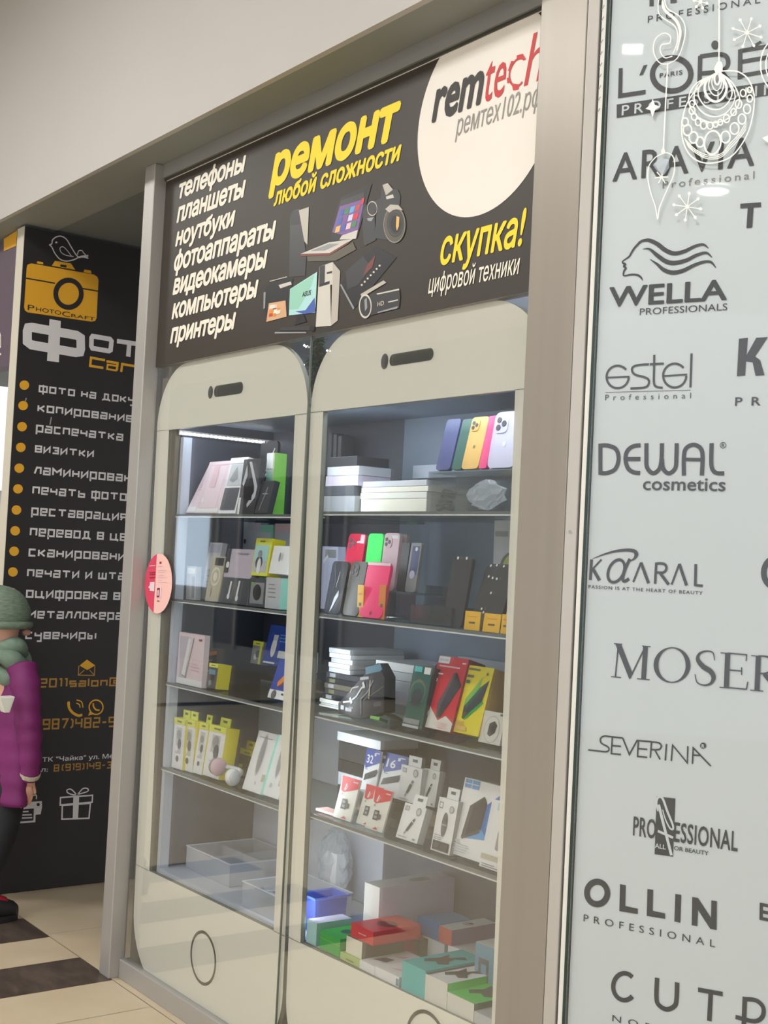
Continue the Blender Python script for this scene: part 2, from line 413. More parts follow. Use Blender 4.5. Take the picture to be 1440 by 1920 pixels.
# shops on the other side of the corridor, far to the left (seen mirrored in the showcase glass)
m = MB().box(-34, -6.7, 0, -4.2, -6.5, 3.9, 'opposite_grey')
struct(m.build('wall_opposite'), 'pale wall of the shops across the corridor')
def rb(u, v, y=-6.49):
    p = on(u, v, (0, 1, 0), GY); r = ray(u, v); r.y = -r.y; return p + r * ((y - p.y) / r.y)
a_ = rb(330, 1040); b_ = rb(386, 1160); n_ = 3
for i, (xa, xb_, z0_, z1_, mt) in enumerate(((a_.x, b_.x, 1.02, 2.0, 'shop_glow'), (-19.2, b_.x + .2 + 2.2, .3, 2.5, 'shop_dark'), (-10.6, -8.2, .3, 2.5, 'shop_dark'), (-28.5, -23.5, .3, 2.5, 'shop_dark'))):
    if i == 1: xa = b_.x + .25; xb_ = xa + 2.6
    w_ = empty('window_%d' % (i + 4), ((xa + xb_) / 2, -6.48, z0_)); struct(w_, 'shop window across the corridor')
    MB().box(min(xa, xb_), -6.49, z0_, max(xa, xb_), -6.48, z1_, mt).build('pane', w_)
    q_ = MB(); q_.box(min(xa, xb_) - .06, -6.495, z0_ - .06, min(xa, xb_), -6.46, z1_ + .06, 'aluminium'); q_.box(max(xa, xb_), -6.495, z0_ - .06, max(xa, xb_) + .06, -6.46, z1_ + .06, 'aluminium'); q_.build('window_frame', w_)
# showcase frame
struct(MB().box(-0.078, 0, 0, 0, 0.06, ZS, 'aluminium').build('trim_3', bevel=0.003), 'brushed aluminium corner post left of the phone-shaped showcase')
struct(MB().box(0.0, 0.037, 0, 2.02, 0.085, 0.066, 'aluminium').build('trim_4', bevel=0.003), 'low aluminium rail under the showcase glass')
m = MB().box(0.0, 0.032, 2.828, 2.02, 0.10, ZS, 'rail_grey'); m.box(0.0, 0.04, 2.82, 2.02, 0.09, 2.828, 'slot_dark')
struct(m.build('trim_5'), 'grey rail between the soffit and the dark repair sign')
s1 = BR.px(1125, 0)[0]; sA = BR.px(1143, 0)[0]
pl = [Vector((1.99, 0, 0)), Vector((XB, 0, 0)), BR.w(s1, 0), BR.w(s1, 0, -0.12), Vector((1.99, 0.12, 0))]
m = MB(); m.prism([pl[0], pl[1], pl[1] + Vector((0, .12, 0)), pl[4]], (0, 0, ZS), 'pilaster_metal')
struct(m.build('trim_6', bevel=0.002), 'wide brushed metal pilaster between the two shop windows')
m = MB(); m.prism([BR.w(0.002, 0), BR.w(s1, 0), BR.w(s1, 0, -0.10), BR.w(0.002, 0, -0.10)], (0, 0, ZS), 'pilaster_edge')
m.disc(BR, (1069, 997), 2.6, 3.2, 'grey', 0.002)
struct(m.build('trim_7', bevel=0.002), 'narrow light metal strip on the right edge of the pilaster')
m = MB(); m.prism([BR.w(s1 + 0.004, 0, -0.006), BR.w(sA - 0.007, 0, -0.006), BR.w(sA - 0.007, 0, -0.05), BR.w(s1 + 0.004, 0, -0.05)], (0, 0, ZS), 'white_trim')
for k in range(10):
    v = 8 + k * 21.5; u = 1140 - 0.043 * v
    m.rib(BR, [(u - 13, v + 9), (u - 8, v)], 1.6, 'grey', -0.005)
struct(m.build('trim_8'), 'thin white vertical trim left of the white shop window')
m = MB(); m.prism([BR.w(sA - 0.007, 0, -0.002), BR.w(sA + 0.001, 0, -0.002), BR.w(sA + 0.001, 0, -0.05), BR.w(sA - 0.007, 0, -0.05)], (0, 0, ZS), 'glass_edge')
struct(m.build('trim_9'), 'dark green edge of the shop window glass')

# ---- white branded window on the right (window_1): film behind a glass pane
win = tag(empty('window_1', BR.w(sA, 0)), 'white frosted shop window covered in dark hair-care logos', None, None, 'structure')
m = MB(); m.prism([BR.w(sA + 0.002, 0, -0.012), BR.w(4.2, 0, -0.012), BR.w(4.2, ZS, -0.012), BR.w(sA + 0.002, ZS, -0.012)], -NB * 0.006, 'film_white'); m.build('frosted_film', win)
m = MB(); m.prism([BR.w(sA + 0.001, 0, 0), BR.w(4.2, 0, 0), BR.w(4.2, ZS, 0), BR.w(sA + 0.001, ZS, 0)], -NB * 0.006, 'window_glass'); m.build('glass_pane', win)
LB = Frame(BR.w(0, 0, -0.0115), DB, NB)     # lettering lies on the film
def logo(label, fn, fr=LB):
    m = MB(); fn(m, fr); return tag(m.build('logo_lettering', win), label)
D = 'vinyl_dark'
z1, z2, z3, z4, z5 = (zf(980, y, 3.1304) for y in (0, 420, 780, 1160, 1580))
def q1(p): return z1([p])[0]
def q2(p): return z2([p])[0]
def q3(p): return z3([p])[0]
def q4(p): return z4([p])[0]
def q5(p): return z5([p])[0]
def sm(pts, k=6):                           # smooth an open polyline
    out = []; n = len(pts)
    for i in range(n - 1):
        p0, p1, p2, p3 = pts[max(i - 1, 0)], pts[i], pts[i + 1], pts[min(i + 2, n - 1)]
        for j in range(k):
            t = j / k
            out.append(tuple(0.5 * ((2 * p1[c]) + (-p0[c] + p2[c]) * t + (2 * p0[c] - 5 * p1[c] + 4 * p2[c] - p3[c]) * t * t + (-p0[c] + 3 * p1[c] - 3 * p2[c] + p3[c]) * t ** 3) for c in range(len(p1))))
    out.append(tuple(pts[-1])); return out
def ws(pts, k=6): return sm([(w,) for w in pts], k)
def wr(m, fr, z, pts, widths, k=6, sc=3.1304, mt=D):
    m.rib(fr, z(sm(pts, k)), [w[0] / sc for w in ws(widths, k)], mt)
def L_top(m, fr):
    m.pp(fr, z1([(745, -60), (770, -60), (770, 36), (745, 38)]), D); m.pp(fr, z1([(795, -60), (822, -60), (822, 28), (795, 30)]), D)
    m.pp(fr, z1([(868, -60), (893, -60), (893, 18), (868, 20)]), D); m.pp(fr, z1([(868, 2), (905, -2), (905, 16), (868, 20)]), D)
    m.text(fr, 'PROFESSIONAL', q1((735, 135)), q1((1395, 30)), q1((737, 135)), q1((740, 95)), D, 'H', 0, spacing=1.45)
logo('dark spaced capital lettering cut off by the top of the photo', L_top)
def L_lor(m, fr):
    m.pp(fr, z1([(565, 402), (588, 399), (585, 548), (722, 528), (722, 553), (560, 578)]), D)
    m.pp(fr, z1([(710, 385), (733, 380), (706, 440), (685, 444)]), D)
    m.arc(fr, q1((875, 437)), 113 / 3.13, 98 / 3.13, 0, 360, 31 / 3.13, D)
    m.pp(fr, z1([(1030, 330), (1056, 325), (1050, 500), (1025, 504)]), D)
    m.rib(fr, z1(sm([(1040, 333), (1130, 320), (1185, 325), (1206, 355), (1198, 395), (1150, 420), (1050, 432)])), 25 / 3.13, D)
    m.pp(fr, z1([(1150, 420), (1180, 415), (1225, 470), (1195, 475)]), D)
    m.pp(fr, z1([(1265, 292), (1290, 288), (1290, 462), (1262, 468)]), D)
    for y in (300, 365, 446): m.rib(fr, z1([(1275, y), (1440, y - 28), (1530, y - 42)]), 24 / 3.13, D)
    m.pp(fr, z1([(1340, 272), (1395, 240), (1405, 252), (1360, 280)]), D)
    m.pp(fr, z1([(1560, 420), (1650, 235), (1675, 232), (1740, 395), (1700, 400), (1660, 280), (1600, 415)]), D)
    m.disc(fr, q1((1130, 265)), 22 / 3.13, 26 / 3.13, D)
    m.text(fr, 'PARIS', q1((805, 450)), q1((938, 435)), q1((808, 458)), q1((808, 432)), D, 'H', 0.02, spacing=1.25)
    m.pp(fr, z1([(553, 615), (1440, 482), (1800, 428), (1800, 500), (1440, 560), (553, 693)]), D)
    m.text(fr, 'PROFESSIONNEL', q1((583, 680)), q1((1660, 515)), q1((585, 680)), q1((585, 622)), 'film_white', 'H', 0.01, d=0.002, spacing=1.5)
logo('large dark logo of tall capitals over a dark bar with pale capitals', L_lor)
def L_ara(m, fr):
    m.text(fr, 'ARAVIA', q1((527, 1072)), q1((1360, 975)), q1((545, 1066)), q1((605, 895)), D, 'A', 0.012, spacing=1.12)
    m.text(fr, 'Professional', q1((822, 1110)), q1((1360, 1060)), q1((825, 1108)), q1((825, 1065)), 'logo_grey', 'P', 0, spacing=1.35)
logo('dark thin capitals above spaced grey lettering, behind the lace bauble sticker', L_ara)
logo('single dark bold letter T below the round lamp reflection', lambda m, fr: (m.pp(fr, z1([(1278, 1196), (1400, 1188), (1400, 1216), (1278, 1224)]), D), m.pp(fr, z1([(1322, 1215), (1356, 1212), (1348, 1337), (1314, 1340)]), D)))
def L_wel(m, fr):
    wr(m, fr, z2, [(735, 95), (700, 100), (660, 138), (640, 168), (625, 192), (590, 217), (588, 228), (603, 238), (594, 248), (606, 260), (596, 276), (592, 298), (602, 304), (640, 297), (675, 300), (696, 315), (705, 333)], [12, 14, 13, 12, 10, 8, 10, 13, 11, 12, 12, 9, 9, 11, 12, 10, 3])
    wr(m, fr, z2, [(680, 108), (735, 95), (790, 117), (840, 155), (890, 173), (950, 161), (1010, 132), (1060, 121), (1092, 143)], [8, 20, 24, 25, 24, 22, 18, 14, 4])
    wr(m, fr, z2, [(705, 148), (745, 148), (790, 184), (840, 219), (890, 229), (960, 214), (1020, 184), (1078, 170), (1113, 197)], [3, 12, 22, 25, 26, 23, 20, 14, 4])
    wr(m, fr, z2, [(748, 207), (790, 236), (830, 270), (880, 286), (940, 275), (1010, 241), (1070, 222), (1108, 226), (1135, 258)], [3, 14, 22, 25, 24, 20, 16, 13, 4])
    m.text(fr, 'WELLA', q2((510, 375)), q2((1200, 445)), q2((545, 487)), q2((515, 372)), D, 'H', 0.022, spacing=1.0)
    m.text(fr, 'PROFESSIONALS', q2((688, 535)), q2((1202, 508)), q2((690, 535)), q2((690, 497)), D, 'H', 0.0)
logo('dark logo of a head in profile with three waves of hair over wide capitals', L_wel)
def L_est(m, fr):
    w = 13 / 3.13
    for c, rx, ry, b in (((558, 898), 65, 66, (488, 902, 628, 897)), ((893, 890), 68, 70, (823, 893, 966, 884))):
        m.arc(fr, q2(c), rx / 3.13, ry / 3.13, -358, -40 - 0, w, D); m.rib(fr, z2([(b[0], b[1]), (b[2], b[3])]), w * 0.8, D)
    m.rib(fr, z2(sm([(742, 824), (690, 827), (650, 838), (643, 862), (662, 885), (710, 898), (738, 912), (740, 940), (715, 960), (633, 966)], 4)), w, D)
    m.rib(fr, z2(sm([(773, 768), (772, 850), (771, 930), (785, 955), (822, 962)], 5)), w, D); m.rib(fr, z2([(747, 824), (829, 820)]), w, D)
    m.rib(fr, z2([(992, 760), (985, 960)]), w, D); m.rib(fr, z2([(487, 989), (987, 975)]), 3 / 3.13, D)
    m.text(fr, 'Professional', q2((485, 1037)), q2((988, 1027)), q2((487, 1035)), q2((487, 1003)), D, 'P', 0.0, spacing=1.9)
logo('dark thin lowercase logo underlined by a fine rule', L_est)
def L_k(m, fr):
    m.pp(fr, z2([(1270, 674), (1322, 668), (1306, 890), (1258, 894)]), D)
    m.pp(fr, z2([(1312, 775), (1372, 668), (1440, 664), (1365, 778), (1395, 800), (1420, 888), (1368, 892), (1350, 812), (1310, 806)]), D)
    m.text(fr, 'PRO', q2((1247, 1068)), q2((1520, 1062)), q2((1250, 1068)), q2((1250, 1018)), D, 'H', 0.012, spacing=2.0)
logo('dark bold letter K over small capitals at the right edge of the photo', L_k)
def L_dew(m, fr):
    w = 25 / 3.13; r = lambda pts, k=5: m.rib(fr, z3(sm(pts, k)), w, D)
    m.rib(fr, z3([(457, 162), (457, 345)]), w, D); r([(457, 174), (500, 174), (548, 195), (564, 250), (545, 310), (500, 334), (457, 335)])
    r([(693, 172), (650, 178), (615, 205), (604, 252), (618, 305), (650, 330), (690, 335)]); m.rib(fr, z3([(605, 253), (692, 253)]), w, D)
    r([(727, 160), (727, 230), (730, 300), (765, 336), (803, 310), (816, 250), (818, 160)]); r([(818, 250), (826, 310), (860, 337), (897, 305), (903, 240), (905, 160)])
    r([(947, 350), (947, 240), (960, 190), (1003, 169), (1045, 190), (1057, 240), (1052, 350)]); m.rib(fr, z3([(947, 255), (1055, 257)]), w * .85, D)
    r([(1110, 160), (1108, 280), (1120, 322), (1145, 336), (1184, 337)])
    m.arc(fr, q3((1177, 172)), 17 / 3.13, 17 / 3.13, 0, 360, 1.1, D); m.text(fr, 'R', q3((1169, 172)), q3((1186, 172)), q3((1170, 182)), q3((1170, 162)), D, 'H', 0.02)
    m.text(fr, 'cosmetics', q3((707, 412)), q3((1192, 412)), q3((710, 435)), q3((710, 383)), D, 'x', 0.012)
logo('dark rounded-capital logo with small round mark above lowercase word', L_dew)
def L_kaa(m, fr):
    w = 15 / 3.13
    m.rib(fr, z3([(405, 842), (398, 962)]), 18 / 3.13, D); m.rib(fr, z3([(463, 842), (408, 902)]), w * .7, D); m.rib(fr, z3([(412, 895), (452, 965)]), 20 / 3.13, D)
    wr(m, fr, z3, [(412, 838), (470, 815), (540, 795), (610, 787), (655, 793), (668, 812), (655, 838), (625, 855)], [3, 9, 14, 18, 22, 24, 14, 4])
    m.arc(fr, q3((550, 910)), 44 / 3.13, 70 / 3.13, 0, 360, 17 / 3.13, D, rot=0.42); m.rib(fr, z3(sm([(630, 838), (602, 900), (588, 955), (600, 970), (625, 955)])), 19 / 3.13, D)
    for p in ([(650, 975), (695, 860), (740, 982)], [(875, 990), (920, 868), (963, 995)]): m.rib(fr, z3(p[:2]), w * .8, D); m.rib(fr, z3(p[1:]), w * 1.25, D)
    m.rib(fr, z3([(785, 860), (778, 985)]), w, D); m.rib(fr, z3(sm([(785, 866), (830, 868), (845, 892), (828, 918), (782, 918)])), w, D); m.rib(fr, z3([(805, 918), (858, 990)]), w * 1.2, D)
    m.rib(fr, z3([(1017, 870), (1014, 998)]), w * 1.1, D); m.rib(fr, z3([(1010, 993), (1058, 997)]), w, D)
    m.text(fr, 'PASSION IS AT THE HEART OF BEAUTY', q3((388, 1000)), q3((1057, 1045)), q3((390, 1011)), q3((390, 992)), D, 'H', 0.012, spacing=1.25)
logo('dark logo of slim capitals with a swooping letter a and tiny motto', L_kaa)
logo('dark round letter cut off by the right edge of the photo', lambda m, fr: m.arc(fr, q3((1492, 920)), 76 / 3.13, 88 / 3.13, 0, 360, 34 / 3.13, D))
def serif(m, fr, z, x0, x1, y, h=6): m.rib(fr, z([(x0, y), (x1, y + (x1 - x0) * 0.09)]), h / 3.13, D)
def L_mos(m, fr):
    T, N = 30 / 3.13, 9 / 3.13
    m.rib(fr, z4([(563, 150), (545, 340)]), N, D); m.pp(fr, z4([(545, 150), (580, 152), (645, 318), (628, 358)]), D); m.rib(fr, z4([(630, 350), (720, 165)]), N, D); m.rib(fr, z4([(722, 162), (710, 355)]), T, D)
    for a, b, y in ((537, 585, 146), (520, 578, 340), (702, 752, 160), (672, 746, 352)): serif(m, fr, z4, a, b, y)
    n = 40
    O = [(math.cos(2 * math.pi * k / n), math.sin(2 * math.pi * k / n)) for k in range(n)]
    for k in range(n):
        a, b = O[k], O[(k + 1) % n]
        m.pp(fr, z4([(878 + 108 * a[0], 272 + 105 * a[1]), (878 + 108 * b[0], 272 + 105 * b[1]), (878 + 80 * b[0], 272 + 98 * b[1]), (878 + 80 * a[0], 272 + 98 * a[1])]), D)
    wr(m, fr, z4, [(1128, 245), (1118, 200), (1080, 190), (1040, 205), (1030, 240), (1060, 280), (1105, 310), (1122, 345), (1105, 380), (1065, 390), (1025, 372), (1013, 325)], [5, 7, 9, 14, 24, 30, 30, 26, 16, 9, 7, 5])
    for x, rr in ((1205, 0), (1385, 1)):
        m.rib(fr, z4([(x, 205 + (x - 1205) * 0.09), (x - 8, 405 + (x - 1205) * 0.09)]), T, D)
        y0 = (x - 1205) * 0.09
        serif(m, fr, z4, x - 42, x + 10, 200 + y0); serif(m, fr, z4, x - 48, x + (10 if not rr else 30), 402 + y0)
        if not rr:
            serif(m, fr, z4, x, x + 112, 202, 8); serif(m, fr, z4, x, x + 85, 300, 8); serif(m, fr, z4, x, x + 112, 404, 8)
            m.rib(fr, z4([(x + 112, 208), (x + 108, 248)]), 2, D); m.rib(fr, z4([(x + 82, 285), (x + 82, 330)]), 2, D); m.rib(fr, z4([(x + 118, 370), (x + 110, 414)]), 2.4, D)
        else:
            wr(m, fr, z4, [(x, 218), (x + 60, 226), (x + 95, 265), (x + 60, 315), (x, 322)], [8, 12, 28, 12, 8]); m.rib(fr, z4([(x + 35, 322), (x + 120, 430)]), T * .9, D)
logo('dark classic serif capital logo running off the right edge', L_mos)
def L_sev(m, fr):
    w = 9.5 / 3.13; r = lambda pts, k=1: m.rib(fr, z4(sm(pts, k) if k > 1 else pts), w, D)
    r([(588, 700), (520, 693), (480, 689), (458, 703), (462, 730), (500, 752), (507, 770), (490, 781), (440, 776), (385, 770)], 4)
    r([(527, 697), (521, 792), (578, 797)]); r([(524, 745), (578, 749)]); r([(588, 700), (627, 797), (672, 715), (757, 722)]); r([(680, 715), (675, 808), (732, 814)]); r([(678, 762), (732, 767)])
    r([(757, 722), (750, 817)]); r([(757, 724), (800, 728), (815, 748), (800, 768), (755, 768)], 3); r([(775, 768), (808, 826)]); r([(845, 735), (838, 832)])
    r([(873, 835), (881, 742), (967, 846), (970, 748)]); r([(997, 852), (1002, 758), (1105, 865)]); r([(1000, 800), (1040, 803)])
    m.disc(fr, q4((1060, 745)), 18 / 3.13, 18 / 3.13, D); m.text(fr, 'R', q4((1052, 745)), q4((1069, 745)), q4((1053, 756)), q4((1053, 735)), 'film_white', 'H', 0.03, d=0.002)
logo('dark slanting thin linked-capital logo with long first and last strokes', L_sev)
def L_afb(m, fr):
    m.pp(fr, z4([(787, 1043), (897, 1055), (883, 1397), (775, 1382)]), D)
    wr(m, fr, z4, [(795, 1130), (786, 1080), (797, 1048), (822, 1055), (850, 1130), (885, 1222), (868, 1232), (840, 1180), (822, 1120)], [8, 12, 14, 14, 14, 12, 10, 8, 6], mt='film_white')
    m.rib(fr, z4(sm([(800, 1090), (822, 1180), (845, 1270), (875, 1388)])), 17 / 3.13, 'film_white', 0.002); m.rib(fr, z4([(795, 1245), (885, 1285)]), 15 / 3.13, 'film_white', 0.002)
    m.text(fr, 'PRO', q4((648, 1270)), q4((782, 1290)), q4((650, 1272)), q4((655, 1160)), D, 'H', 0.015, spacing=1.05)
    m.text(fr, 'ESSIONAL', q4((888, 1300)), q4((1262, 1360)), q4((893, 1308)), q4((898, 1194)), D, 'H', 0.015, spacing=1.05)
    m.text(fr, 'ALL', q4((778, 1345)), q4((842, 1345)), q4((779, 1344)), q4((780, 1316)), 'film_white', 'H', 0.015, d=0.002)
    m.text(fr, 'OR BEAUTY', q4((890, 1355)), q4((1092, 1385)), q4((892, 1357)), q4((893, 1333)), D, 'H', 0.012)
logo('dark narrow-capital logo crossed by a black rectangle with a pale script letter', L_afb)
def L_oll(m, fr):
    m.arc(fr, q5((438, 295)), 60 / 3.13, 66 / 3.13, 0, 360, 36 / 3.13, D)
    for x, y in ((570, 243), (731, 271)):
        m.pp(fr, z5([(x + 2, y), (x + 36, y + 6), (x + 33, y + 128), (x + 106, y + 144), (x + 106, y + 176), (x - 2, y + 158)]), D)
    m.pp(fr, z5([(897, 300), (932, 306), (926, 469), (891, 462)]), D)
    m.pp(fr, z5([(996, 318), (1030, 324), (1106, 440), (1108, 338), (1141, 343), (1139, 512), (1102, 505), (1030, 395), (1026, 490), (993, 484)]), D)
    m.text(fr, 'PROFESSIONAL', q5((358, 460)), q5((1130, 615)), q5((358, 460)), q5((360, 420)), D, 'H', 0.0, spacing=1.75)
logo('dark very bold wide-spaced capitals over thin small capitals', L_oll)
def L_cut(m, fr):
    m.arc(fr, q5((598, 845)), 66 / 3.13, 79 / 3.13, 45, 315, 27 / 3.13, D)
    m.rib(fr, z5(sm([(790, 793), (786, 905), (798, 950), (845, 978), (892, 958), (904, 915), (907, 820)], 5)), 28 / 3.13, D)
    m.rib(fr, z5([(1030, 862), (1175, 888)]), 27 / 3.13, D); m.rib(fr, z5([(1105, 875), (1096, 1046)]), 28 / 3.13, D)
    m.rib(fr, z5([(1305, 905), (1297, 1120)]), 28 / 3.13, D); m.rib(fr, z5(sm([(1305, 918), (1370, 925), (1412, 965), (1408, 1020), (1360, 1048), (1250, 1022)], 4)), 26 / 3.13, D)
    m.text(fr, 'NORWAY', q5((527, 1047)), q5((1060, 1120)), q5((529, 1047)), q5((530, 1010)), D, 'H', 0.0, spacing=1.8)
logo('dark round-ended capitals at the bottom edge of the photo', L_cut)
logo('dark letter E at the right edge beside the very bold capitals', lambda m, fr: (m.pp(fr, z5([(1392, 352), (1412, 354), (1410, 455), (1390, 452)]), D), [m.rib(fr, z5([(1400, y), (1480, y + 16)]), 20 / 3.13, D) for y in (362, 404, 444)]))
# white christmas vinyl on the glass
VG = Frame(BR.w(0, 0, 0.0), DB, NB); VW = 'vinyl_white'
def vinyl(name, label, fn):
    m = MB(); fn(m, VG); return tag(m.build(name, win), label)
def flake(c, r, rot):
    def fn(m, fr):
        for k in range(8 if r > 20 else 6):
            a = rot + k * 2 * math.pi / (8 if r > 20 else 6); d = (math.cos(a), math.sin(a)); e = (c[0] + d[0] * r, c[1] + d[1] * r)
            m.rib(fr, [c, e], 1.6, VW)
            m.pp(fr, [(e[0] + d[0] * 4, e[1] + d[1] * 4), (e[0] - d[1] * 3.4, e[1] + d[0] * 3.4), (e[0] - d[0] * 4, e[1] - d[1] * 4), (e[0] + d[1] * 3.4, e[1] - d[0] * 3.4)], VW, 0.0014)
        m.disc(fr, c, 3.5, 3.8, VW, 0.0016, 12)
    return fn
vinyl('snowflake_decal', 'white snowflake sticker upper right of the white window', flake((1401, 62), 27, 0.3))
vinyl('snowflake_decal', 'white snowflake sticker beside the round lamp reflection', flake((1289, 388), 25, 0.15))
vinyl('snowflake_decal', 'small white snowflake sticker at the top edge of the photo', flake((1314, 4), 12, 0.2))
def swirl(m, fr):
    m.rib(fr, z1(sm([(800, -10), (797, 70), (830, 110), (890, 150), (910, 200), (905, 260), (880, 320)])), 2, VW); m.rib(fr, z1(sm([(830, -20), (850, 50), (920, 95), (955, 160), (945, 250), (910, 340), (850, 375), (800, 365), (768, 300), (780, 230), (830, 195), (868, 215), (865, 250), (845, 258), (815, 265), (808, 300), (835, 340), (880, 330)])), 2, VW)
    m.rib(fr, z1(sm([(820, 0), (835, 60), (900, 120), (925, 180), (920, 240), (905, 300)])), [1, 2, 4] + [5] * 20 + [3] * 7 + [1], VW)
    m.rib(fr, z1([(852, 372), (838, 640), (826, 885)]), 2.4, VW)
vinyl('swirl_decal', 'white curled swirl sticker with a hanging thread', swirl)
def star(m, fr): m.pp(fr, z1([(765, 580), (778, 618), (808, 626), (780, 645), (763, 690), (750, 648), (722, 640), (752, 618)]), VW, 0.002)
vinyl('star_decal', 'small white four-pointed star sticker on the dark bar', star)
def drop(m, fr):
    m.rib(fr, z1(sm([(825, 900), (780, 925), (742, 975), (735, 1040), (752, 1130), (780, 1215), (793, 1285), (805, 1215), (850, 1110), (885, 1030), (893, 960), (880, 915), (850, 898), (825, 900)])), 2, VW)
    m.disc(fr, q1((826, 890)), 4, 5, VW, 0.002, 12)
    m.pp(fr, z1([(805, 930), (860, 935), (862, 985), (830, 1030), (790, 1005), (765, 970)]), 'clear_film', 0.002)
    for k in range(6): m.rib(fr, z1([(815, 1040), (815 + 40 * math.cos(k), 1040 + 40 * math.sin(k))]), 2, VW)
vinyl('drop_decal', 'white teardrop bauble sticker on a thread', drop)
def bauble(m, fr):
    z = zf(1240, 100, 5.335)
    def A(c, rx, ry, w, rot=0.0): m.arc(fr, z([c])[0], rx / 5.335, ry / 5.335, 0, 360, w / 5.335, VW, rot=rot, d=0.0014)
    m.rib(fr, z([(580, -560), (578, 100)]), 2.6, VW); m.pp(fr, z([(560, 90), (600, 85), (618, 120), (615, 180), (590, 205), (545, 200), (527, 160)]), VW, 0.002)
    out = sm([(600, 180), (500, 225), (400, 320), (300, 430), (230, 580), (205, 760), (225, 900), (290, 1020), (400, 1090), (540, 1095), (690, 1040), (800, 920), (880, 760), (925, 560), (925, 400), (870, 260), (780, 190), (690, 175), (600, 180)])
    m.rib(fr, z(out), 13 / 5.335, VW)
    for k, (w, h, cw) in enumerate(((28, 110, 18), (48, 170, 10), (75, 220, 12), (110, 280, 24), (170, 360, 13), (205, 430, 12), (255, 490, 12))):
        cx = 560 - k * 5
        m.rib(fr, z(sm([(572, 200), (cx - w * .72, 200 + h * .22), (cx - w, 200 + h * .58), (cx - w * .62, 200 + h * .9), (cx, 205 + h), (cx + w * .62, 200 + h * .9), (cx + w, 200 + h * .56), (cx + w * .72, 200 + h * .2), (590, 198)], 5)), cw / 5.335, VW, 0.0013)
    for c, r in (((310, 505), 30), ((310, 575), 36), ((330, 635), 34), ((370, 690), 34), ((425, 720), 38), ((490, 725), 34), ((545, 712), 28), ((592, 692), 28), ((655, 655), 38), ((725, 590), 34), ((775, 510), 40), ((820, 400), 34)): A(c, r * .8, r * 1.05, 13)
    for c, r in (((240, 690), 40), ((265, 770), 52), ((325, 845), 54), ((390, 890), 48), ((645, 840), 56), ((735, 755), 55), ((810, 660), 48), ((860, 560), 44), ((888, 455), 34), ((885, 370), 26)): A(c, r * .8, r * 1.05, 14)
    A((515, 895), 82, 118, 17, 0.12)
    for k in range(3):
        m.rib(fr, z(sm([(232 + k * 12, 850 + k * 25), (280, 905 + k * 20), (345, 965 + k * 16), (430, 1010 + k * 18), (520, 1025 + k * 18), (610, 1000 + k * 18), (690, 905 + k * 25), (770, 820 + k * 26), (850, 700 + k * 30)])), 9 / 5.335, VW, 0.0012)
vinyl('bauble_decal', 'large white lace bauble sticker on the white window', bauble)
vinyl('bauble_decal', 'white bauble sticker cut off by the right edge of the photo', lambda m, fr: (m.arc(fr, (1458, 122), 32, 48, 0, 360, 2.4, VW), m.arc(fr, (1458, 122), 22, 34, 0, 360, 2, VW)))
vinyl('star_decal', 'white pointed star sticker at the right edge of the photo', lambda m, fr: m.pp(fr, [(1429, 259), (1440, 254), (1450, 240), (1456, 262), (1446, 272)], VW))

# ---- dark repair sign over the showcase
sx0 = 0.0; sx1 = 2.03; zb = SIGN.px(640, 618)[1]; zt = 2.822
sign = tag(empty('shop_sign', (1.0, GY, zb)), 'dark brown repair shop sign with yellow and white slanted lettering', 'sign')
MB().box(sx0 + 0.002, GY - 0.004, zb, sx1, GY + 0.03, zt, 'rail_grey', front='sign_dark').build('board', sign)
# white disc, clipped to the board
c3 = [SIGN.px(783.4, 271), SIGN.px(889, 406), SIGN.px(842, 80), SIGN.px(998.7, 359)]
def circ(p1, p2, p3):
    ax, ay = p1; bx, by = p2; cx, cy = p3; d_ = 2 * (ax * (by - cy) + bx * (cy - ay) + cx * (ay - by))
    ux = ((ax * ax + ay * ay) * (by - cy) + (bx * bx + by * by) * (cy - ay) + (cx * cx + cy * cy) * (ay - by)) / d_
    uy = ((ax * ax + ay * ay) * (cx - bx) + (bx * bx + by * by) * (ax - cx) + (cx * cx + cy * cy) * (bx - ax)) / d_
    return ux, uy, math.hypot(ax - ux, ay - uy)
ccx, ccy, ccr = circ(c3[0], c3[1], c3[2])
m = MB()
pts = [(min(sx1, ccx + ccr * math.cos(2 * math.pi * k / 96)), min(zt - 0.004, ccy + ccr * math.sin(2 * math.pi * k / 96))) for k in range(96)]
m.poly([SIGN.w(p[0], p[1], 0.0008) for p in pts], 'sign_white'); m.build('printed_disc', sign)
m = MB().box(sx0 + 0.01, GY - 0.0055, zt - 0.004, sx1, GY - 0.0035, zt, 'sign_white'); m.build('edge_strip', sign)
def word(txt, L, R, base, top, mt, label=None, **k):
    m = MB(); m.text(SIGN, txt, L, R, base, top, mt, **k); o = m.build('lettering', sign)
    if label: o['label'] = label
SH = 0.22
for t, L, R, base, top in (('телефоны', (335.2, 374), (462, 294.5), (335.2, 374), (335.2, 350.5)), ('планшеты', (331.4, 419), (461.6, 342.3), (331.4, 419), (335.2, 393)),
    ('ноутбуки', (329, 463.3), (442.2, 397.6), (329.1, 463.3), (333, 439)), ('фотоаппараты', (326.5, 505), (518.6, 417.5), (327.6, 509), (329.9, 483)),
    ('видеокамеры', (324, 554), (502.5, 474.5), (324, 554), (327.6, 527.5)), ('компьютеры', (322.2, 599), (485.4, 529.5), (322.2, 599.3), (325.3, 573.8)), ('принтеры', (319.2, 645), (443.2, 589.6), (319.2, 644.9), (323, 619.5))):
    word(t, L, R, base, top, 'sign_letter_white', 'white slanted list lettering', bold=0.035, shear=SH, spacing=0.96)
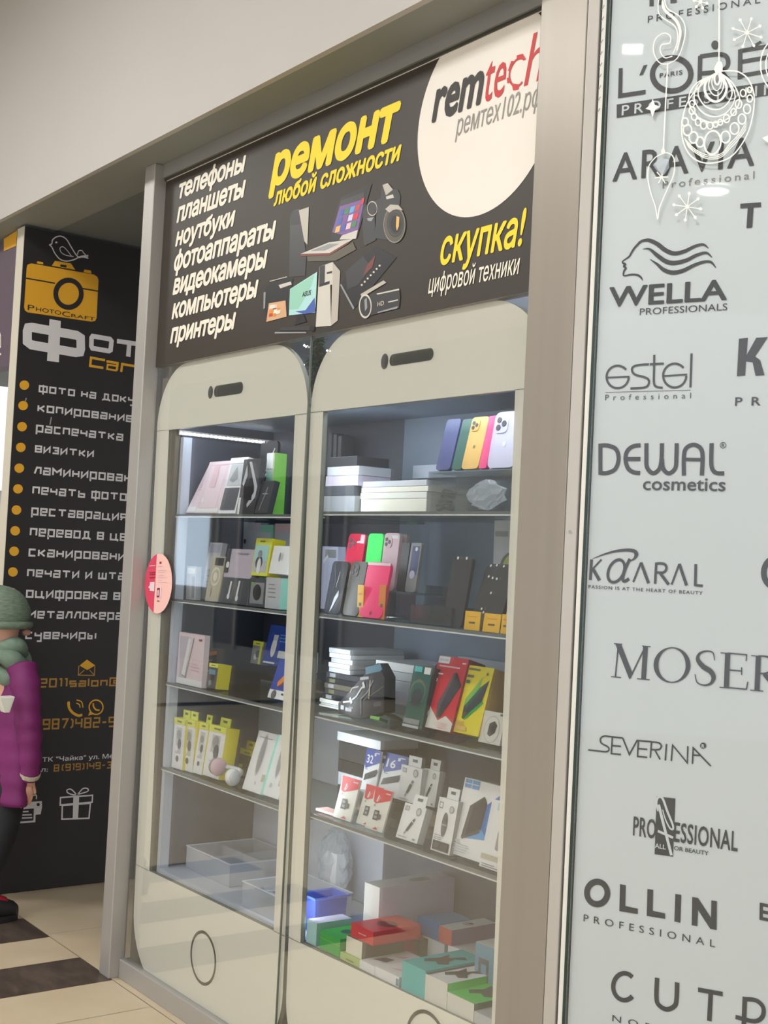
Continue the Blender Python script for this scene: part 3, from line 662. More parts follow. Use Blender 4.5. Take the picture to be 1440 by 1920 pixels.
word('ремонт', (503.6, 371.5), (752.5, 205), (577.5, 325.8), (585.3, 268.5), 'sign_yellow', 'large yellow slanted lettering', bold=0.045, shear=SH)
word('любой сложности', (513.3, 387.7), (753.5, 276.2), (513.3, 387.7), (519.2, 363.7), 'sign_yellow', 'small yellow slanted lettering', bold=0.035, shear=SH)
word('rem', (810, 231.9), (909.5, 133), (810, 231.9), (818.8, 169), 'logo_black', 'black slanted logo lettering', bold=0.03, shear=0.26, d=0.002)
word('te', (910, 190.7), (951, 116.7), (912.6, 191), (914.5, 130), 'logo_red', 'red slanted logo lettering', shear=0.26, d=0.002, bold=0.004)
word('h', (983, 161.8), (1021, 130), (986.7, 161), (1003, 62.5), 'logo_red', None, ref='h', shear=0.26, d=0.002)
m = MB(); zD = zf(770, 30, 5.538)
m.rib(SIGN, zD(sm([(1190, 455), (1150, 440), (1095, 465), (1045, 545), (1030, 630), (1050, 700), (1095, 735), (1140, 715), (1165, 685)])), 4.2, 'logo_red', 0.002)
for p in ([(1105, 450), (1110, 410), (1170, 395), (1205, 455), (1160, 452)], [(1055, 700), (1070, 775), (1125, 765), (1135, 715)], [(1005, 645), (1035, 640), (1048, 690), (1010, 700)], [(1015, 575), (1030, 530), (1050, 470), (1080, 470), (1050, 560)]):
    m.pp(SIGN, zD(p), 'logo_red', 0.0022)
tag(m.build('lettering', sign), 'red gear-shaped logo letter')
word('ремтех102.рф', (854, 264.7), (1014, 190), (877.4, 247.6), (882.9, 220.5), 'logo_grey', 'thin grey slanted web address', shear=0.26, d=0.002, bold=-0.006)
word('скупка!', (825.8, 493.3), (988.3, 393.3), (842.5, 494.2), (848.3, 449.2), 'sign_yellow', 'yellow slanted lettering with exclamation mark', bold=0.022, shear=0.24)
word('цифровой техники', (803.3, 550.8), (975.8, 490), (804, 550.8), (805, 528.3), 'sign_letter_white', 'narrow white slanted lettering', bold=0.008, shear=0.24)
# printed gadgets in the middle of the sign
zE = zf(490, 330, 4.645)
def pic(name, label, fn):
    m = MB(); fn(m); tag(m.build(name, sign), label)
def PP(m, pts, mt, d=0.0010): m.pp(SIGN, zE(pts), mt, d)
def g_tower(m):
    PP(m, [(290, 295), (335, 285), (395, 700), (385, 870), (245, 880), (255, 330)], 'char'); PP(m, [(330, 300), (418, 270), (405, 600), (378, 570), (360, 470)], 'steel', 0.0014); PP(m, [(255, 330), (290, 295), (330, 300), (350, 420), (260, 430)], 'black', 0.0013)
pic('printed_picture', 'printed black tower speaker with grey side', g_tower)
def g_laptop(m):
    PP(m, [(690, 190), (965, 70), (835, 545), (590, 575)], 'black', 0.0014); PP(m, [(700, 215), (900, 140), (905, 200), (690, 265)], 'char', 0.0017)
    PP(m, [(695, 240), (905, 190), (830, 545), (622, 490)], 'purple', 0.0016); PP(m, [(705, 520), (845, 470), (828, 548), (685, 555)], 'silver', 0.0019)
    tl = ['tileblue', 'tilegreen', 'sky', 'brick', 'tileblue', 'purple', 'lilac', 'red', 'gold', 'tileblue', 'rose', 'tilegreen']
    for i in range(12):
        r, c = divmod(i, 4); x = 690 + c * 47 - r * 16; y = 300 + r * 72 - c * 14
        PP(m, [(x, y), (x + 40, y - 13), (x + 26, y + 42), (x - 14, y + 54)], tl[i], 0.0020)
    PP(m, [(880, 200), (905, 190), (895, 240), (872, 250)], 'red', 0.0021)
    PP(m, [(345, 680), (590, 580), (805, 548), (760, 580), (600, 690), (350, 700)], 'silver', 0.0015); PP(m, [(430, 655), (600, 590), (690, 590), (560, 650)], 'grey', 0.0018); PP(m, [(345, 680), (600, 672), (760, 575), (770, 585), (600, 692), (350, 700)], 'maroon', 0.0019)
    PP(m, [(400, 700), (600, 692), (800, 575), (830, 640), (650, 740), (410, 745)], 'brown', 0.0012)
pic('printed_picture', 'printed open laptop with coloured tiles on the screen', g_laptop)
def g_cam(m):
    PP(m, [(1060, 75), (1105, 60), (1150, 110), (1190, 120), (1215, 170), (1210, 250), (1100, 290), (1040, 240), (1045, 150)], 'char', 0.0014); PP(m, [(1060, 80), (1105, 62), (1150, 120), (1090, 170)], 'steel', 0.0018); PP(m, [(1090, 180), (1150, 160), (1160, 190), (1095, 205)], 'silver', 0.0018)
    PP(m, [(1020, 200), (1100, 190), (1100, 560), (990, 540), (1000, 400)], 'char', 0.0013)
    c = zE([(1165, 425)])[0]
    m.disc(SIGN, c, 21, 35, 'brown', 0.0020); m.arc(SIGN, c, 20, 33, 0, 360, 1.2, 'grey', 0.0022); m.disc(SIGN, zE([(1172, 415)])[0], 15.5, 26, 'char', 0.0023); m.arc(SIGN, zE([(1172, 415)])[0], 13, 22, 0, 360, 1, 'brown', 0.0025); m.disc(SIGN, zE([(1178, 420)])[0], 9.5, 16, 'black', 0.0026)
    PP(m, [(1185, 350), (1210, 360), (1205, 440), (1188, 480), (1180, 440)], 'gold', 0.0028)
    PP(m, [(1085, 290), (1130, 250), (1200, 255), (1240, 300), (1180, 290), (1120, 320)], 'steel', 0.0021)
    PP(m, [(890, 300), (920, 250), (1030, 205), (1020, 260), (990, 330), (1000, 560), (900, 610), (885, 450)], 'char', 0.0012); m.arc(SIGN, zE([(972, 285)])[0], 9, 13, 0, 360, 2, 'steel', 0.0020); PP(m, [(925, 370), (985, 360), (965, 395), (935, 392)], 'grey', 0.0018)
pic('printed_picture', 'printed cameras with a large round lens', g_cam)
def g_pc(m):
    PP(m, [(510, 790), (625, 750), (625, 945), (500, 970)], 'silver', 0.0015); PP(m, [(512, 790), (560, 775), (555, 935), (508, 950)], 'char', 0.0019); PP(m, [(625, 750), (690, 830), (668, 1260), (610, 1305)], 'steel', 0.0014)
    PP(m, [(500, 960), (605, 945), (612, 1305), (478, 1315)], 'silver', 0.0017); PP(m, [(510, 945), (600, 915), (598, 940), (508, 968)], 'black', 0.0020); PP(m, [(575, 840), (620, 828), (620, 845), (575, 855)], 'black', 0.0020)
pic('printed_picture', 'printed silver computer tower', g_pc)
def g_mon(m):
    PP(m, [(255, 985), (492, 835), (475, 1190), (245, 1215)], 'cyan', 0.0021); PP(m, [(470, 1060), (478, 1185), (380, 1205), (300, 1180), (390, 1170)], 'tileblue', 0.0024); PP(m, [(260, 985), (470, 860), (440, 960), (330, 1160), (250, 1165)], 'mint', 0.00225)
    m.text(SIGN, 'ASUS', zE([(362, 1050)])[0], zE([(440, 1010)])[0], zE([(364, 1055)])[0], zE([(366, 1012)])[0], 'black', ref='H', bold=0.02, shear=0.1, d=0.0026)
    PP(m, [(320, 1215), (370, 1205), (400, 1270), (290, 1300)], 'black', 0.0018); PP(m, [(180, 1320), (470, 1305), (470, 1345), (150, 1350)], 'char', 0.0018); PP(m, [(125, 1358), (390, 1358), (400, 1370), (120, 1373)], 'grey', 0.0019); m.disc(SIGN, zE([(447, 1330)])[0], 5, 6, 'black', 0.0021)
pic('printed_picture', 'printed monitor with a pale blue screen, keyboard below', g_mon)
def g_prn(m):
    PP(m, [(40, 960), (230, 880), (280, 900), (260, 1000), (245, 1200), (60, 1270), (25, 1160)], 'black', 0.0013); PP(m, [(155, 950), (260, 920), (270, 945), (170, 980)], 'silver', 0.0018); PP(m, [(75, 915), (225, 875), (230, 882), (80, 922)], 'steel', 0.0018); PP(m, [(25, 1015), (42, 1010), (36, 1150), (22, 1160)], 'grey', 0.0018)
    PP(m, [(70, 1110), (215, 1085), (225, 1225), (48, 1272)], 'photo', 0.0019)
    for k in range(14): x = 70 + random.random() * 120; y = 1120 + random.random() * 90; PP(m, [(x, y), (x + 28, y - 8), (x + 26, y + 24), (x - 4, y + 30)], random.choice(['cream', 'orange', 'brick', 'offwhite', 'coral', 'brown']), 0.0021 + k * 0.00005)
pic('printed_picture', 'printed black photo printer with a colourful print', g_prn)
def g_tab(m):
    PP(m, [(1000, 610), (1180, 710), (810, 1160), (690, 950), (760, 820)], 'black', 0.0012); PP(m, [(740, 830), (890, 700), (960, 800), (850, 950), (750, 990)], 'char', 0.0016)
    PP(m, [(930, 770), (1000, 690), (970, 800), (890, 870)], 'maroon', 0.0018); PP(m, [(690, 950), (700, 940), (815, 1150), (805, 1165)], 'grey', 0.0018)
    for i in range(7): c = zE([(880 + i * 26, 950 - i * 28)])[0]; m.disc(SIGN, c, 2, 2, 'silver', 0.002, 8)
pic('printed_picture', 'printed black tablet and dark player', g_tab)
def g_vid(m):
    PP(m, [(870, 1030), (1070, 910), (1095, 930), (960, 1010), (880, 1060)], 'steel', 0.0022); PP(m, [(950, 1030), (1205, 980), (1215, 1050), (1205, 1150), (960, 1215)], 'char', 0.0020); PP(m, [(1010, 1025), (1205, 982), (1208, 995), (1015, 1035)], 'silver', 0.0024); PP(m, [(1110, 1095), (1195, 1075), (1197, 1085), (1112, 1105)], 'silver', 0.0024); PP(m, [(1020, 1185), (1195, 1135), (1190, 1155), (1020, 1195)], 'grey', 0.0024)
    m.arc(SIGN, zE([(912, 1135)])[0], 11, 21, 0, 360, 3.6, 'silver', 0.0026); m.disc(SIGN, zE([(912, 1135)])[0], 9, 19, 'char', 0.0025); PP(m, [(905, 1080), (925, 1060), (930, 1150), (910, 1180)], 'grey', 0.0028)
    m.text(SIGN, 'HD', zE([(1018, 1135)])[0], zE([(1075, 1110)])[0], zE([(1018, 1138)])[0], zE([(1018, 1100)])[0], 'silver', ref='H', bold=0.01, d=0.0026)
pic('printed_picture', 'printed camcorder with a silver lens ring', g_vid)

# ---- black advertising panel of the photo salon (runs into the shop entrance)
ap = tag(empty('advertising_panel', (-1.247, 0.9, 0)), 'tall black advertising panel with amber bullets and pale list, pale front edge', 'sign')
MB().box(-1.287, -0.0175, 0.003, -1.206, 2.2, 2.864, 'panel_black').build('board', ap)
tag(MB().box(-1.289, -0.0195, 0.003, -1.2065, -0.0175, 2.866, 'panel_edge').build('edge_strip', ap), 'pale edge strip')
y1, y2, y3 = zf(0, 400, 4.175), zf(0, 840, 4.175), zf(0, 1280, 3.0)
def ad(name, fn, label=None):
    m = MB(); fn(m); o = m.build(name, ap)
    if label: o['label'] = label
def r1(m, z, pts, w, mt='panel_letter', k=5, d=0.0012): m.rib(PANEL, z(sm(pts, k) if k > 1 else pts), w, mt, d)
def bird(m):
    r1(m, y1, [(385, 247), (405, 238), (410, 210), (440, 185), (480, 180), (520, 205), (555, 262), (595, 325), (625, 350)], 2.2); r1(m, y1, [(385, 247), (405, 265), (430, 315), (470, 360), (520, 374), (580, 362), (630, 338), (690, 330)], 2.2)
    r1(m, y1, [(560, 337), (520, 285), (490, 262), (468, 275), (480, 308), (520, 330), (575, 338)], 1.4); r1(m, y1, [(605, 325), (615, 295), (640, 292), (655, 312), (670, 325)], 1.6); r1(m, y1, [(625, 345), (660, 345), (690, 355)], 1.6); r1(m, y1, [(640, 340), (690, 342)], 2)
    m.disc(PANEL, y1([(440, 228)])[0], 2.2, 1.8, 'panel_letter', 0.0013, 12)
ad('printed_bird', bird, 'pale outline of a small bird')
def camlogo(m):
    m.pp(PANEL, y1([(208, 425), (215, 402), (245, 392), (735, 480), (762, 498), (770, 525), (755, 820), (745, 842), (715, 848), (215, 775), (195, 760), (188, 735)]), 'amber')
    m.pp(PANEL, y1([(402, 415), (430, 372), (555, 392), (590, 445)]), 'amber'); m.pp(PANEL, y1([(285, 392), (292, 376), (335, 382), (338, 400)]), 'amber'); m.pp(PANEL, y1([(652, 462), (660, 440), (710, 448), (716, 472)]), 'amber')
    m.rib(PANEL, y1([(402, 413), (592, 447)]), 1.4, 'panel_black', 0.0016); m.pp(PANEL, y1([(472, 400), (520, 407), (518, 425), (470, 418)]), 'panel_black', 0.0016)
    m.rib(PANEL, y1([(203, 508), (430, 548)]), 2.4, 'panel_black', 0.0016); m.rib(PANEL, y1([(640, 588), (768, 610)]), 2.4, 'panel_black', 0.0016)
    m.arc(PANEL, y1([(535, 630)])[0], 24, 25.5, 0, 360, 9.5, 'panel_black', 0.0018)
    m.text(PANEL, 'P', y1([(215, 755)])[0], y1([(268, 740)])[0], y1([(216, 757)])[0], y1([(217, 714)])[0], 'panel_black', ref='H', d=0.0018)
    m.text(PANEL, 'HOTO', y1([(280, 760)])[0], y1([(478, 780)])[0], y1([(282, 765)])[0], y1([(282, 733)])[0], 'panel_black', ref='H', d=0.0018)
    m.text(PANEL, 'C', y1([(484, 790)])[0], y1([(548, 790)])[0], y1([(490, 805)])[0], y1([(490, 765)])[0], 'panel_black', ref='H', d=0.0018)
    m.text(PANEL, 'RAFT', y1([(556, 805)])[0], y1([(742, 820)])[0], y1([(558, 812)])[0], y1([(558, 786)])[0], 'panel_black', ref='H', d=0.0018)
ad('printed_camera', camlogo, 'amber camera pictogram with dark lettering')
def bigf(m):
    m.rib(PANEL, y1([(250, 893), (600, 955), (630, 975), (632, 1060), (625, 1085), (590, 1090), (245, 1030), (213, 1005), (213, 925), (222, 897)]), 17, 'panel_letter', 0.0012, closed=True)
    m.pp(PANEL, y1([(387, 828), (475, 843), (460, 1166), (367, 1155)]), 'panel_letter', 0.0014)
    m.rib(PANEL, y1([(725, 962), (860, 985), (872, 1000), (865, 1070), (850, 1078), (722, 1056), (714, 1040), (716, 975)]), 9, 'panel_letter', 0.0012, closed=True)
    m.rib(PANEL, y1([(915, 1000), (1110, 1028)]), 8.5, 'panel_letter'); m.rib(PANEL, y1([(1012, 1010), (1003, 1122)]), 9, 'panel_letter')
ad('lettering', bigf, 'large pale lettering')
def sal(m):
    w = 4.6
    m.rib(PANEL, y1([(822, 1150), (712, 1130), (705, 1194), (808, 1210)]), w, 'amber')
    m.rib(PANEL, y1([(832, 1158), (920, 1173), (913, 1230)]), w, 'amber'); m.rib(PANEL, y1([(915, 1196), (842, 1184), (838, 1219), (914, 1231)]), w * .75, 'amber')
    m.rib(PANEL, y1([(948, 1242), (956, 1180), (1085, 1202), (1080, 1260)]), w, 'amber')
ad('lettering', sal, 'amber lettering')
LST = [(y1, 'фото на доку', (300, 1395), (1052, 1480), (300, 1398), (303, 1345)), (y1, 'копирование', (290, 1550), (1040, 1620), (290, 1552), (297, 1497)), (y1, 'распечатка', (276, 1735), (962, 1790), (285, 1712), (290, 1655)),
 (y1, 'визитки', (270, 1870), (733, 1915), (272, 1870), (278, 1815)), (y2, 'ламинирован', (262, 205), (1025, 265), (262, 205), (270, 145)), (y2, 'печать фото', (250, 360), (990, 415), (252, 360), (258, 300)),
 (y2, 'реставрация', (240, 545), (992, 570), (243, 525), (248, 465)), (y2, 'перевод в цв', (230, 690), (990, 725), (232, 688), (238, 625)), (y2, 'сканировани', (220, 850), (980, 875), (222, 848), (225, 787)),
 (y2, 'печати и шта', (208, 1010), (975, 1030), (212, 1008), (215, 948)), (y2, 'оцифровка в', (200, 1170), (940, 1190), (205, 1172), (208, 1110)), (y2, 'металлокера', (205, 1335), (955, 1345), (285, 1335), (287, 1275)), (y2, 'сувениры', (195, 1490), (752, 1500), (320, 1495), (322, 1440))]
for z, t, L, R, b, tp in LST:
    q = z([L, R, b, tp])
    for k_ in range(len(t.split())): ad('lettering', lambda m: m.stroke_text(PANEL, t, *q, 'panel_letter', only=k_))
for z, c in [(y1, (190, 1345)), (y1, (180, 1505)), (y1, (172, 1670)), (y1, (162, 1832))] + [(y2, c) for c in ((150, 158), (140, 320), (128, 485), (118, 648), (110, 808), (100, 970), (92, 1130), (82, 1290), (72, 1450))]:
    ad('bullet_dot', lambda m: m.disc(PANEL, z([c])[0], 9.1, 8.8, 'amber', 0.0012, 24))
def envl(m):
    m.rib(PANEL, y2([(616, 1705), (612, 1778), (738, 1780), (742, 1708)]), 1.8, 'amber_dark'); m.pp(PANEL, y2([(622, 1703), (680, 1656), (745, 1702), (682, 1738)]), 'amber'); m.rib(PANEL, y2([(616, 1776), (660, 1738)]), 1.6, 'amber_dark'); m.rib(PANEL, y2([(738, 1778), (700, 1738)]), 1.6, 'amber_dark')
ad('printed_envelope', envl, 'small amber envelope pictogram')
def A_(t, z, L, R, b, tp, mt, caps=True):
    q = z([L, R, b, tp]); ad('lettering', lambda m: m.stroke_text(PANEL, t, *q, mt, ref=6.0 if caps else 4.0))
A_('o2011salon@', y2, (228, 1880), (925, 1890), (230, 1876), (230, 1826), 'amber_dark', False)
A_('(987)482-5', y3, (195, 275), (648, 260), (205, 266), (205, 206), 'amber_dark')
A_('8(919)149-3', y3, (300, 500), (627, 490), (303, 500), (303, 461), 'amber_dark')
for t, L, R, b, tp in (('ТК "Чайка" ул. Ме', (237, 445), (637, 430), (240, 446), (240, 421)), ('л:', (228, 502), (268, 500), (230, 502), (231, 478))):
    q = y3([L, R, b, tp]); ad('lettering', lambda m: m.text(PANEL, t, *q, 'panel_letter', ref='H', bold=0.012))
def phones(m):
    r1(m, y3, [(385, 105), (388, 140), (408, 168), (440, 185), (462, 180)], [3, 5, 6] + [5] * 15 + [5, 5, 3], 'amber')
def waves(m):
    r1(m, y3, [(428, 115), (445, 122), (450, 140)], 2, 'amber'); r1(m, y3, [(430, 97), (458, 108), (466, 140)], 2, 'amber')
def phone2(m):
    m.arc(PANEL, y3([(540, 138)])[0], 13, 13.5, 0, 360, 2.6, 'amber'); m.pp(PANEL, y3([(495, 185), (505, 160), (525, 178)]), 'amber'); r1(m, y3, [(524, 115), (526, 135), (540, 152), (560, 155)], 3, 'amber')
ad('sound_waves', waves)
ad('printed_handset', phones, 'amber handset pictogram')
ad('printed_handset', phone2, 'amber handset in a round speech bubble')
def printer(m):
    m.pp(PANEL, y3([(80, 676), (235, 666), (236, 700), (228, 740), (200, 743), (198, 785), (105, 791), (103, 745), (77, 741)]), 'panel_letter'); m.pp(PANEL, y3([(118, 713), (190, 707), (187, 775), (116, 780)]), 'panel_black', 0.0016)
    for k, w in ((724, 160), (742, 178), (759, 180)): m.rib(PANEL, y3([(122, k + 2), (w, k)]), 2.6, 'panel_letter', 0.002)
    m.disc(PANEL, y3([(214, 685)])[0], 3.2, 3, 'panel_black', 0.0018, 16); r1(m, y3, [(110, 662), (112, 645), (130, 640)], 2.2); r1(m, y3, [(180, 636), (202, 632), (204, 655)], 2.2)
ad('printed_printer', printer, 'pale printer pictogram')
def gift(m):
    m.rib(PANEL, y3([(340, 646), (520, 633), (518, 672), (338, 688)]), 2.8, 'panel_letter', closed=True); m.rib(PANEL, y3([(350, 690), (508, 678), (500, 762), (348, 768)]), 2.8, 'panel_letter', closed=True)
    m.pp(PANEL, y3([(412, 642), (445, 639), (438, 766), (408, 768)]), 'panel_letter', 0.0014)
    r1(m, y3, [(430, 630), (400, 600), (376, 604), (385, 622), (430, 630), (465, 596), (492, 596), (490, 612), (430, 630)], 2.2)
ad('printed_gift', gift, 'pale gift box pictogram')
ad('tape_mark', lambda m: r1(m, y1, [(205, 1445), (198, 1470)], 2.4, 'grey', 1), 'small grey mark')
ad('tape_mark', lambda m: r1(m, y1, [(402, 1595), (390, 1655)], 2.4, 'grey', 1), 'small grey mark')

# ---- neighbouring shop glimpsed at the left edge
NF = Frame((0, 0.0, 0), (1, 0, 0), (0, -1, 0))
nz = NF.px(10, 687)[1]
nb = tag(empty('shop_sign', (-2.6, 0.03, nz)), 'purple neighbouring shop sign with an orange corner at the left edge', 'sign')
MB().box(-4.0, 0.0, nz, -1.296, 0.06, ZS - 0.03, 'neighbour_purple').build('board', nb)
m = MB(); m.pp(NF, [(8, 448), (33, 432), (31, 461), (8, 471)], 'amber', 0.002); m.build('orange_patch', nb)
m = MB(); m.rib(NF, [(-12, 622), (-2, 617), (2, 630), (2, 650), (-3, 655)], 4, 'offwhite', 0.002); m.rib(NF, [(-12, 668), (3, 664)], 4, 'cream', 0.002); m.build('lettering', nb)
struct(MB().box(-4.0, 2.3, 0, -1.30, 2.4, ZS, 'neighbour_wall').build('wall_left'), 'pale back wall of the neighbouring shop')
m = MB().box(-3.2, 1.2, 2.33, -1.6, 1.5, 2.36, 'white_trim'); 
cl = tag(empty('ceiling_light', (-2.4, 1.35, 2.3)), 'bright ceiling light inside the neighbouring shop', 'lamp')
m.build('housing', cl); MB().box(-3.15, 1.22, 2.322, -1.65, 1.48, 2.33, 'lamp_white').build('diffuser', cl)
ct = tag(empty('shop_counter', (-2.2, 0.9, 0)), 'grey and white counter inside the neighbouring shop', 'counter')
MB().box(-3.2, 0.7, 0, -1.34, 1.1, 1.62, 'cab_grey').build('counter_body', ct); MB().box(-3.22, 0.66, 1.62, -1.33, 1.12, 1.80, 'cab_light').build('counter_top', ct)
m = MB()
for zz in (1.1, 1.35): m.box(-3.2, 0.69, zz, -1.34, 0.70, zz + 0.012, 'led_white')
m.build('light_strip', ct)

# ------------------------------------------------------------------ the showcase
def px_of(fr, pts): return [fr.px(*p) for p in pts]
def cutplate(name, outer, holes, d0, thick, mt, edge, parent=None, fr=BOARD):
    cu = bpy.data.curves.new('plate', 'CURVE'); cu.dimensions = '2D'; cu.fill_mode = 'BOTH'; cu.extrude = thick / 2
    for ring in [outer] + holes:
        sp = cu.splines.new('POLY'); sp.points.add(len(ring) - 1); sp.use_cyclic_u = True
        for p, c in zip(sp.points, ring): p.co = (c[0], c[1], 0, 1)
    ob = bpy.data.objects.new('plate', cu); COL.objects.link(ob)
    dg = bpy.context.evaluated_depsgraph_get(); dg.update(); me = ob.evaluated_get(dg).to_mesh()
    m = MB(); V = [fr.w(v.co.x, v.co.y, d0 - thick / 2 + v.co.z) for v in me.vertices]
    b = [tuple(p.vertices) for p in me.polygons if abs(p.normal.z) > 0.5]; e = [tuple(p.vertices) for p in me.polygons if abs(p.normal.z) <= 0.5]
    m.add(V, b, mt); m.add(V, e, edge); bpy.data.objects.remove(ob); bpy.data.curves.remove(cu)
    return m
def rounded(x0, z0, x1, z1, r, n=14):
    out = []
    for cx, cz, a0 in ((x1 - r, z1 - r, 0), (x0 + r, z1 - r, 90), (x0 + r, z0 + r, 180), (x1 - r, z0 + r, 270)):
        for k in range(n + 1):
            a = math.radians(a0 + 90 * k / n); out.append((cx + r * math.cos(a), cz + r * math.sin(a)))
    return out
def phone_board(label, xl, xr, ztop, hole_px, dot, slot, btn):
    root = tag(empty('phone_shaped_panel', (0.5 * (xl + xr), GY + 0.02, 0.07)), label, 'panel')
    hole = px_of(BOARD, hole_px)
    m = cutplate('panel', [(x + 0.019 * (1.9 - z_), z_) for x, z_ in rounded(xl, 0.03, xr, ztop, 0.215)], [hole], 0, 0.016, 'cream_board', 'board_edge'); m.build('face_board', root)
    m = MB(); s_ = Frame(BOARD.w(0, 0, 0.0008), BOARD.ux, BOARD.n); q = [BOARD.px(*p) for p in slot]; r = (q[0][1] - q[1][1]) / 2
    a, b = q[2][0], q[3][0]; zc = (q[0][1] + q[1][1]) / 2
    m.poly([s_.w(*p) for p in rounded(a, zc - r, b, zc + r, r * 0.98, 8)], 'slot_dark'); c = BOARD.px(*dot)
    tag(m.build('earpiece_slot', root), 'dark pill-shaped slot')
    m = MB(); m.poly([s_.w(c[0] + 0.0165 * math.cos(k * math.pi / 12), zc + 0.0215 * math.sin(k * math.pi / 12)) for k in range(24)], 'slot_dark'); tag(m.build('camera_dot', root), 'small dark dot')
    m = MB(); cb = BOARD.px(*btn)
    for k in range(48):
        a, b = 2 * math.pi * k / 48, 2 * math.pi * (k + 1) / 48
        m.poly([s_.w(cb[0] + rr * math.cos(t), cb[1] + rr * math.sin(t)) for rr, t in ((0.084, a), (0.084, b), (0.0745, b), (0.0745, a))], 'slot_dark')
    tag(m.build('button_ring', root), 'thin dark ring')
    m = MB(); h0 = hole
    for (a, b) in ((h0[0], -1), (h0[1], 1), (h0[2], 1), (h0[3], -1)):
        x2 = (xl if b < 0 else xr) + 0.019 * (1.9 - a[1])
        m = MB(); m.poly([s_.w(a[0], a[1] - 0.001), s_.w(x2, a[1] - 0.001), s_.w(x2, a[1] + 0.001), s_.w(a[0], a[1] + 0.001)], 'board_edge'); m.build('joint_line', root)
    return root
B = BOARD.px
xl1 = B(287, 960)[0] - .005; xr1 = B(572, 880)[0] - .004; xl2 = B(578.5, 880)[0] - .004; zt1 = B(480, 653)[1]
phone_board('left cream phone-shaped board with a screen cut-out showing shelves', xl1, xr1, zt1, [(317, 806), (553, 778), (513, 1745), (280, 1633)], (395, 735), [(430, 719.5), (430, 741), (402, 730), (456, 725)], (381, 1796))
cx2 = B(522, 1745)[0] - B(381, 1796)[0]
phone_board('right cream phone-shaped board with a screen cut-out showing shelves', xl2, xl2 + (xr1 - xl1) + 0.02, zt1, [(606, 771), (966, 731), (921, 1937), (563, 1768)], (721.5, 678), [(771, 658.5), (771, 681), (731, 670), (813, 665)], (800, 1960))
# glass panes in front
xs_ = GLASS.px(572, 850)[0]
for n_, a, b, lb in (('window_2', 0.006, xs_ - 0.0015, 'left glass pane of the phone showcase'), ('window_3', xs_ + 0.0015, 1.992, 'right glass pane of the phone showcase')):
    struct(MB().box(a, GY, 0.06, b, GY + 0.006, zb + 0.03, 'pane_glass').build(n_), lb)
struct(MB().box(xs_ - 0.0012, GY - 0.0003, 0.066, xs_ + 0.0012, GY + 0.006, zb, 'board_edge').build('trim_10'), 'thin dark joint between the two glass panes')
# oval-looking round sticker on the glass
m = MB(); c = GLASS.px(297, 1094); R_ = 0.104
n = 48
ring = [(c[0] + R_ * math.cos(2 * math.pi * k / n), c[1] + R_ * math.sin(2 * math.pi * k / n)) for k in range(n)]
SG = Frame(GLASS.w(0, 0, 0.001), GLASS.ux, GLASS.n)
cut = c[0] - 0.022
m.poly([SG.w(max(p[0], cut), p[1]) for p in ring], 'coral'); m.poly([SG.w(min(p[0], cut), p[1]) for p in ring], 'stickred')
zS = zf(260, 1030, 14.775)
m.pp(SG, zS([(585, 345), (640, 340), (635, 400), (585, 405)]), 'dred', 0.001)
for y, xb_ in ((465, 680), (580, 775), (635, 720), (715, 690), (775, 780), (855, 650), (910, 770)): m.rib(SG, zS([(535, y), (xb_, y)]), 1.1, 'rose', 0.001)
m.pp(SG, zS([(505, 1040), (635, 1030), (620, 1350), (495, 1360)]), 'palepink', 0.001); m.pp(SG, zS([(520, 1070), (600, 1065), (585, 1330), (505, 1330)]), 'dred', 0.0014); m.pp(SG, zS([(535, 1130), (580, 1125), (572, 1280), (528, 1285)]), 'rose', 0.0018)
m.pp(SG, zS([(320, 910), (450, 900), (440, 1160), (315, 1150), (320, 1090), (275, 1050), (320, 990)]), 'palepink', 0.001); m.rib(SG, zS([(510, 1430), (585, 1432)]), 1.6, 'dred', 0.001)
for y in (450, 640, 690, 780): m.rib(SG, zS([(310, y + 10), (470, y)]), 1.6, 'rose' if y < 500 else 'dred', 0.001)
tag(m.build('round_sticker'), 'round pink and red sticker on the left edge of the showcase glass', 'sticker')

# cabinet carcass behind the boards
RZ = [1.63, 1.335, 1.05, 0.765]; LZ = [1.622, 1.33, 1.042, 0.752]; FZ = 0.412
cabx = tag(empty('display_cabinet', (1.05, 0.28, 0.03)), 'glass-shelved display cabinet behind the two phone-shaped boards', 'cabinet')
def part(name, *a, **k): lb = k.pop('label', None); o = boxo(name, *a, parent=cabx, **k); 
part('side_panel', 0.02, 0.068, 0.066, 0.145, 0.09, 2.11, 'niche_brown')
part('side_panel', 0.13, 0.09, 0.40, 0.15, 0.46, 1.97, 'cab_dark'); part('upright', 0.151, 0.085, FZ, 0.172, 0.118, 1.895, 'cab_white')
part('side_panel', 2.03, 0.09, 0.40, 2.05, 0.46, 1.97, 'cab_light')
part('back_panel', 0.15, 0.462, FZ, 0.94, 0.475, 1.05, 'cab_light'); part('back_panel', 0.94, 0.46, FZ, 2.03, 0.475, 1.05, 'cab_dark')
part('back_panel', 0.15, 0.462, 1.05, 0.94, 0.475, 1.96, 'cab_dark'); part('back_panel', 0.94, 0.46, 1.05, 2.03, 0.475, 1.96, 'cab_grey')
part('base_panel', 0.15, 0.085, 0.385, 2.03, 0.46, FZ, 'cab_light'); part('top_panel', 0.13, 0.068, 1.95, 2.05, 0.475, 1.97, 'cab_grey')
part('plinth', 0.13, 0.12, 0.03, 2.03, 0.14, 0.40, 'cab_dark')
part('back_rail', 1.28, 0.44, 1.20, 2.03, 0.46, 1.235, 'cab_white'); part('back_rail', 1.02, 0.44, 1.76, 1.90, 0.46, 1.80, 'cab_white')
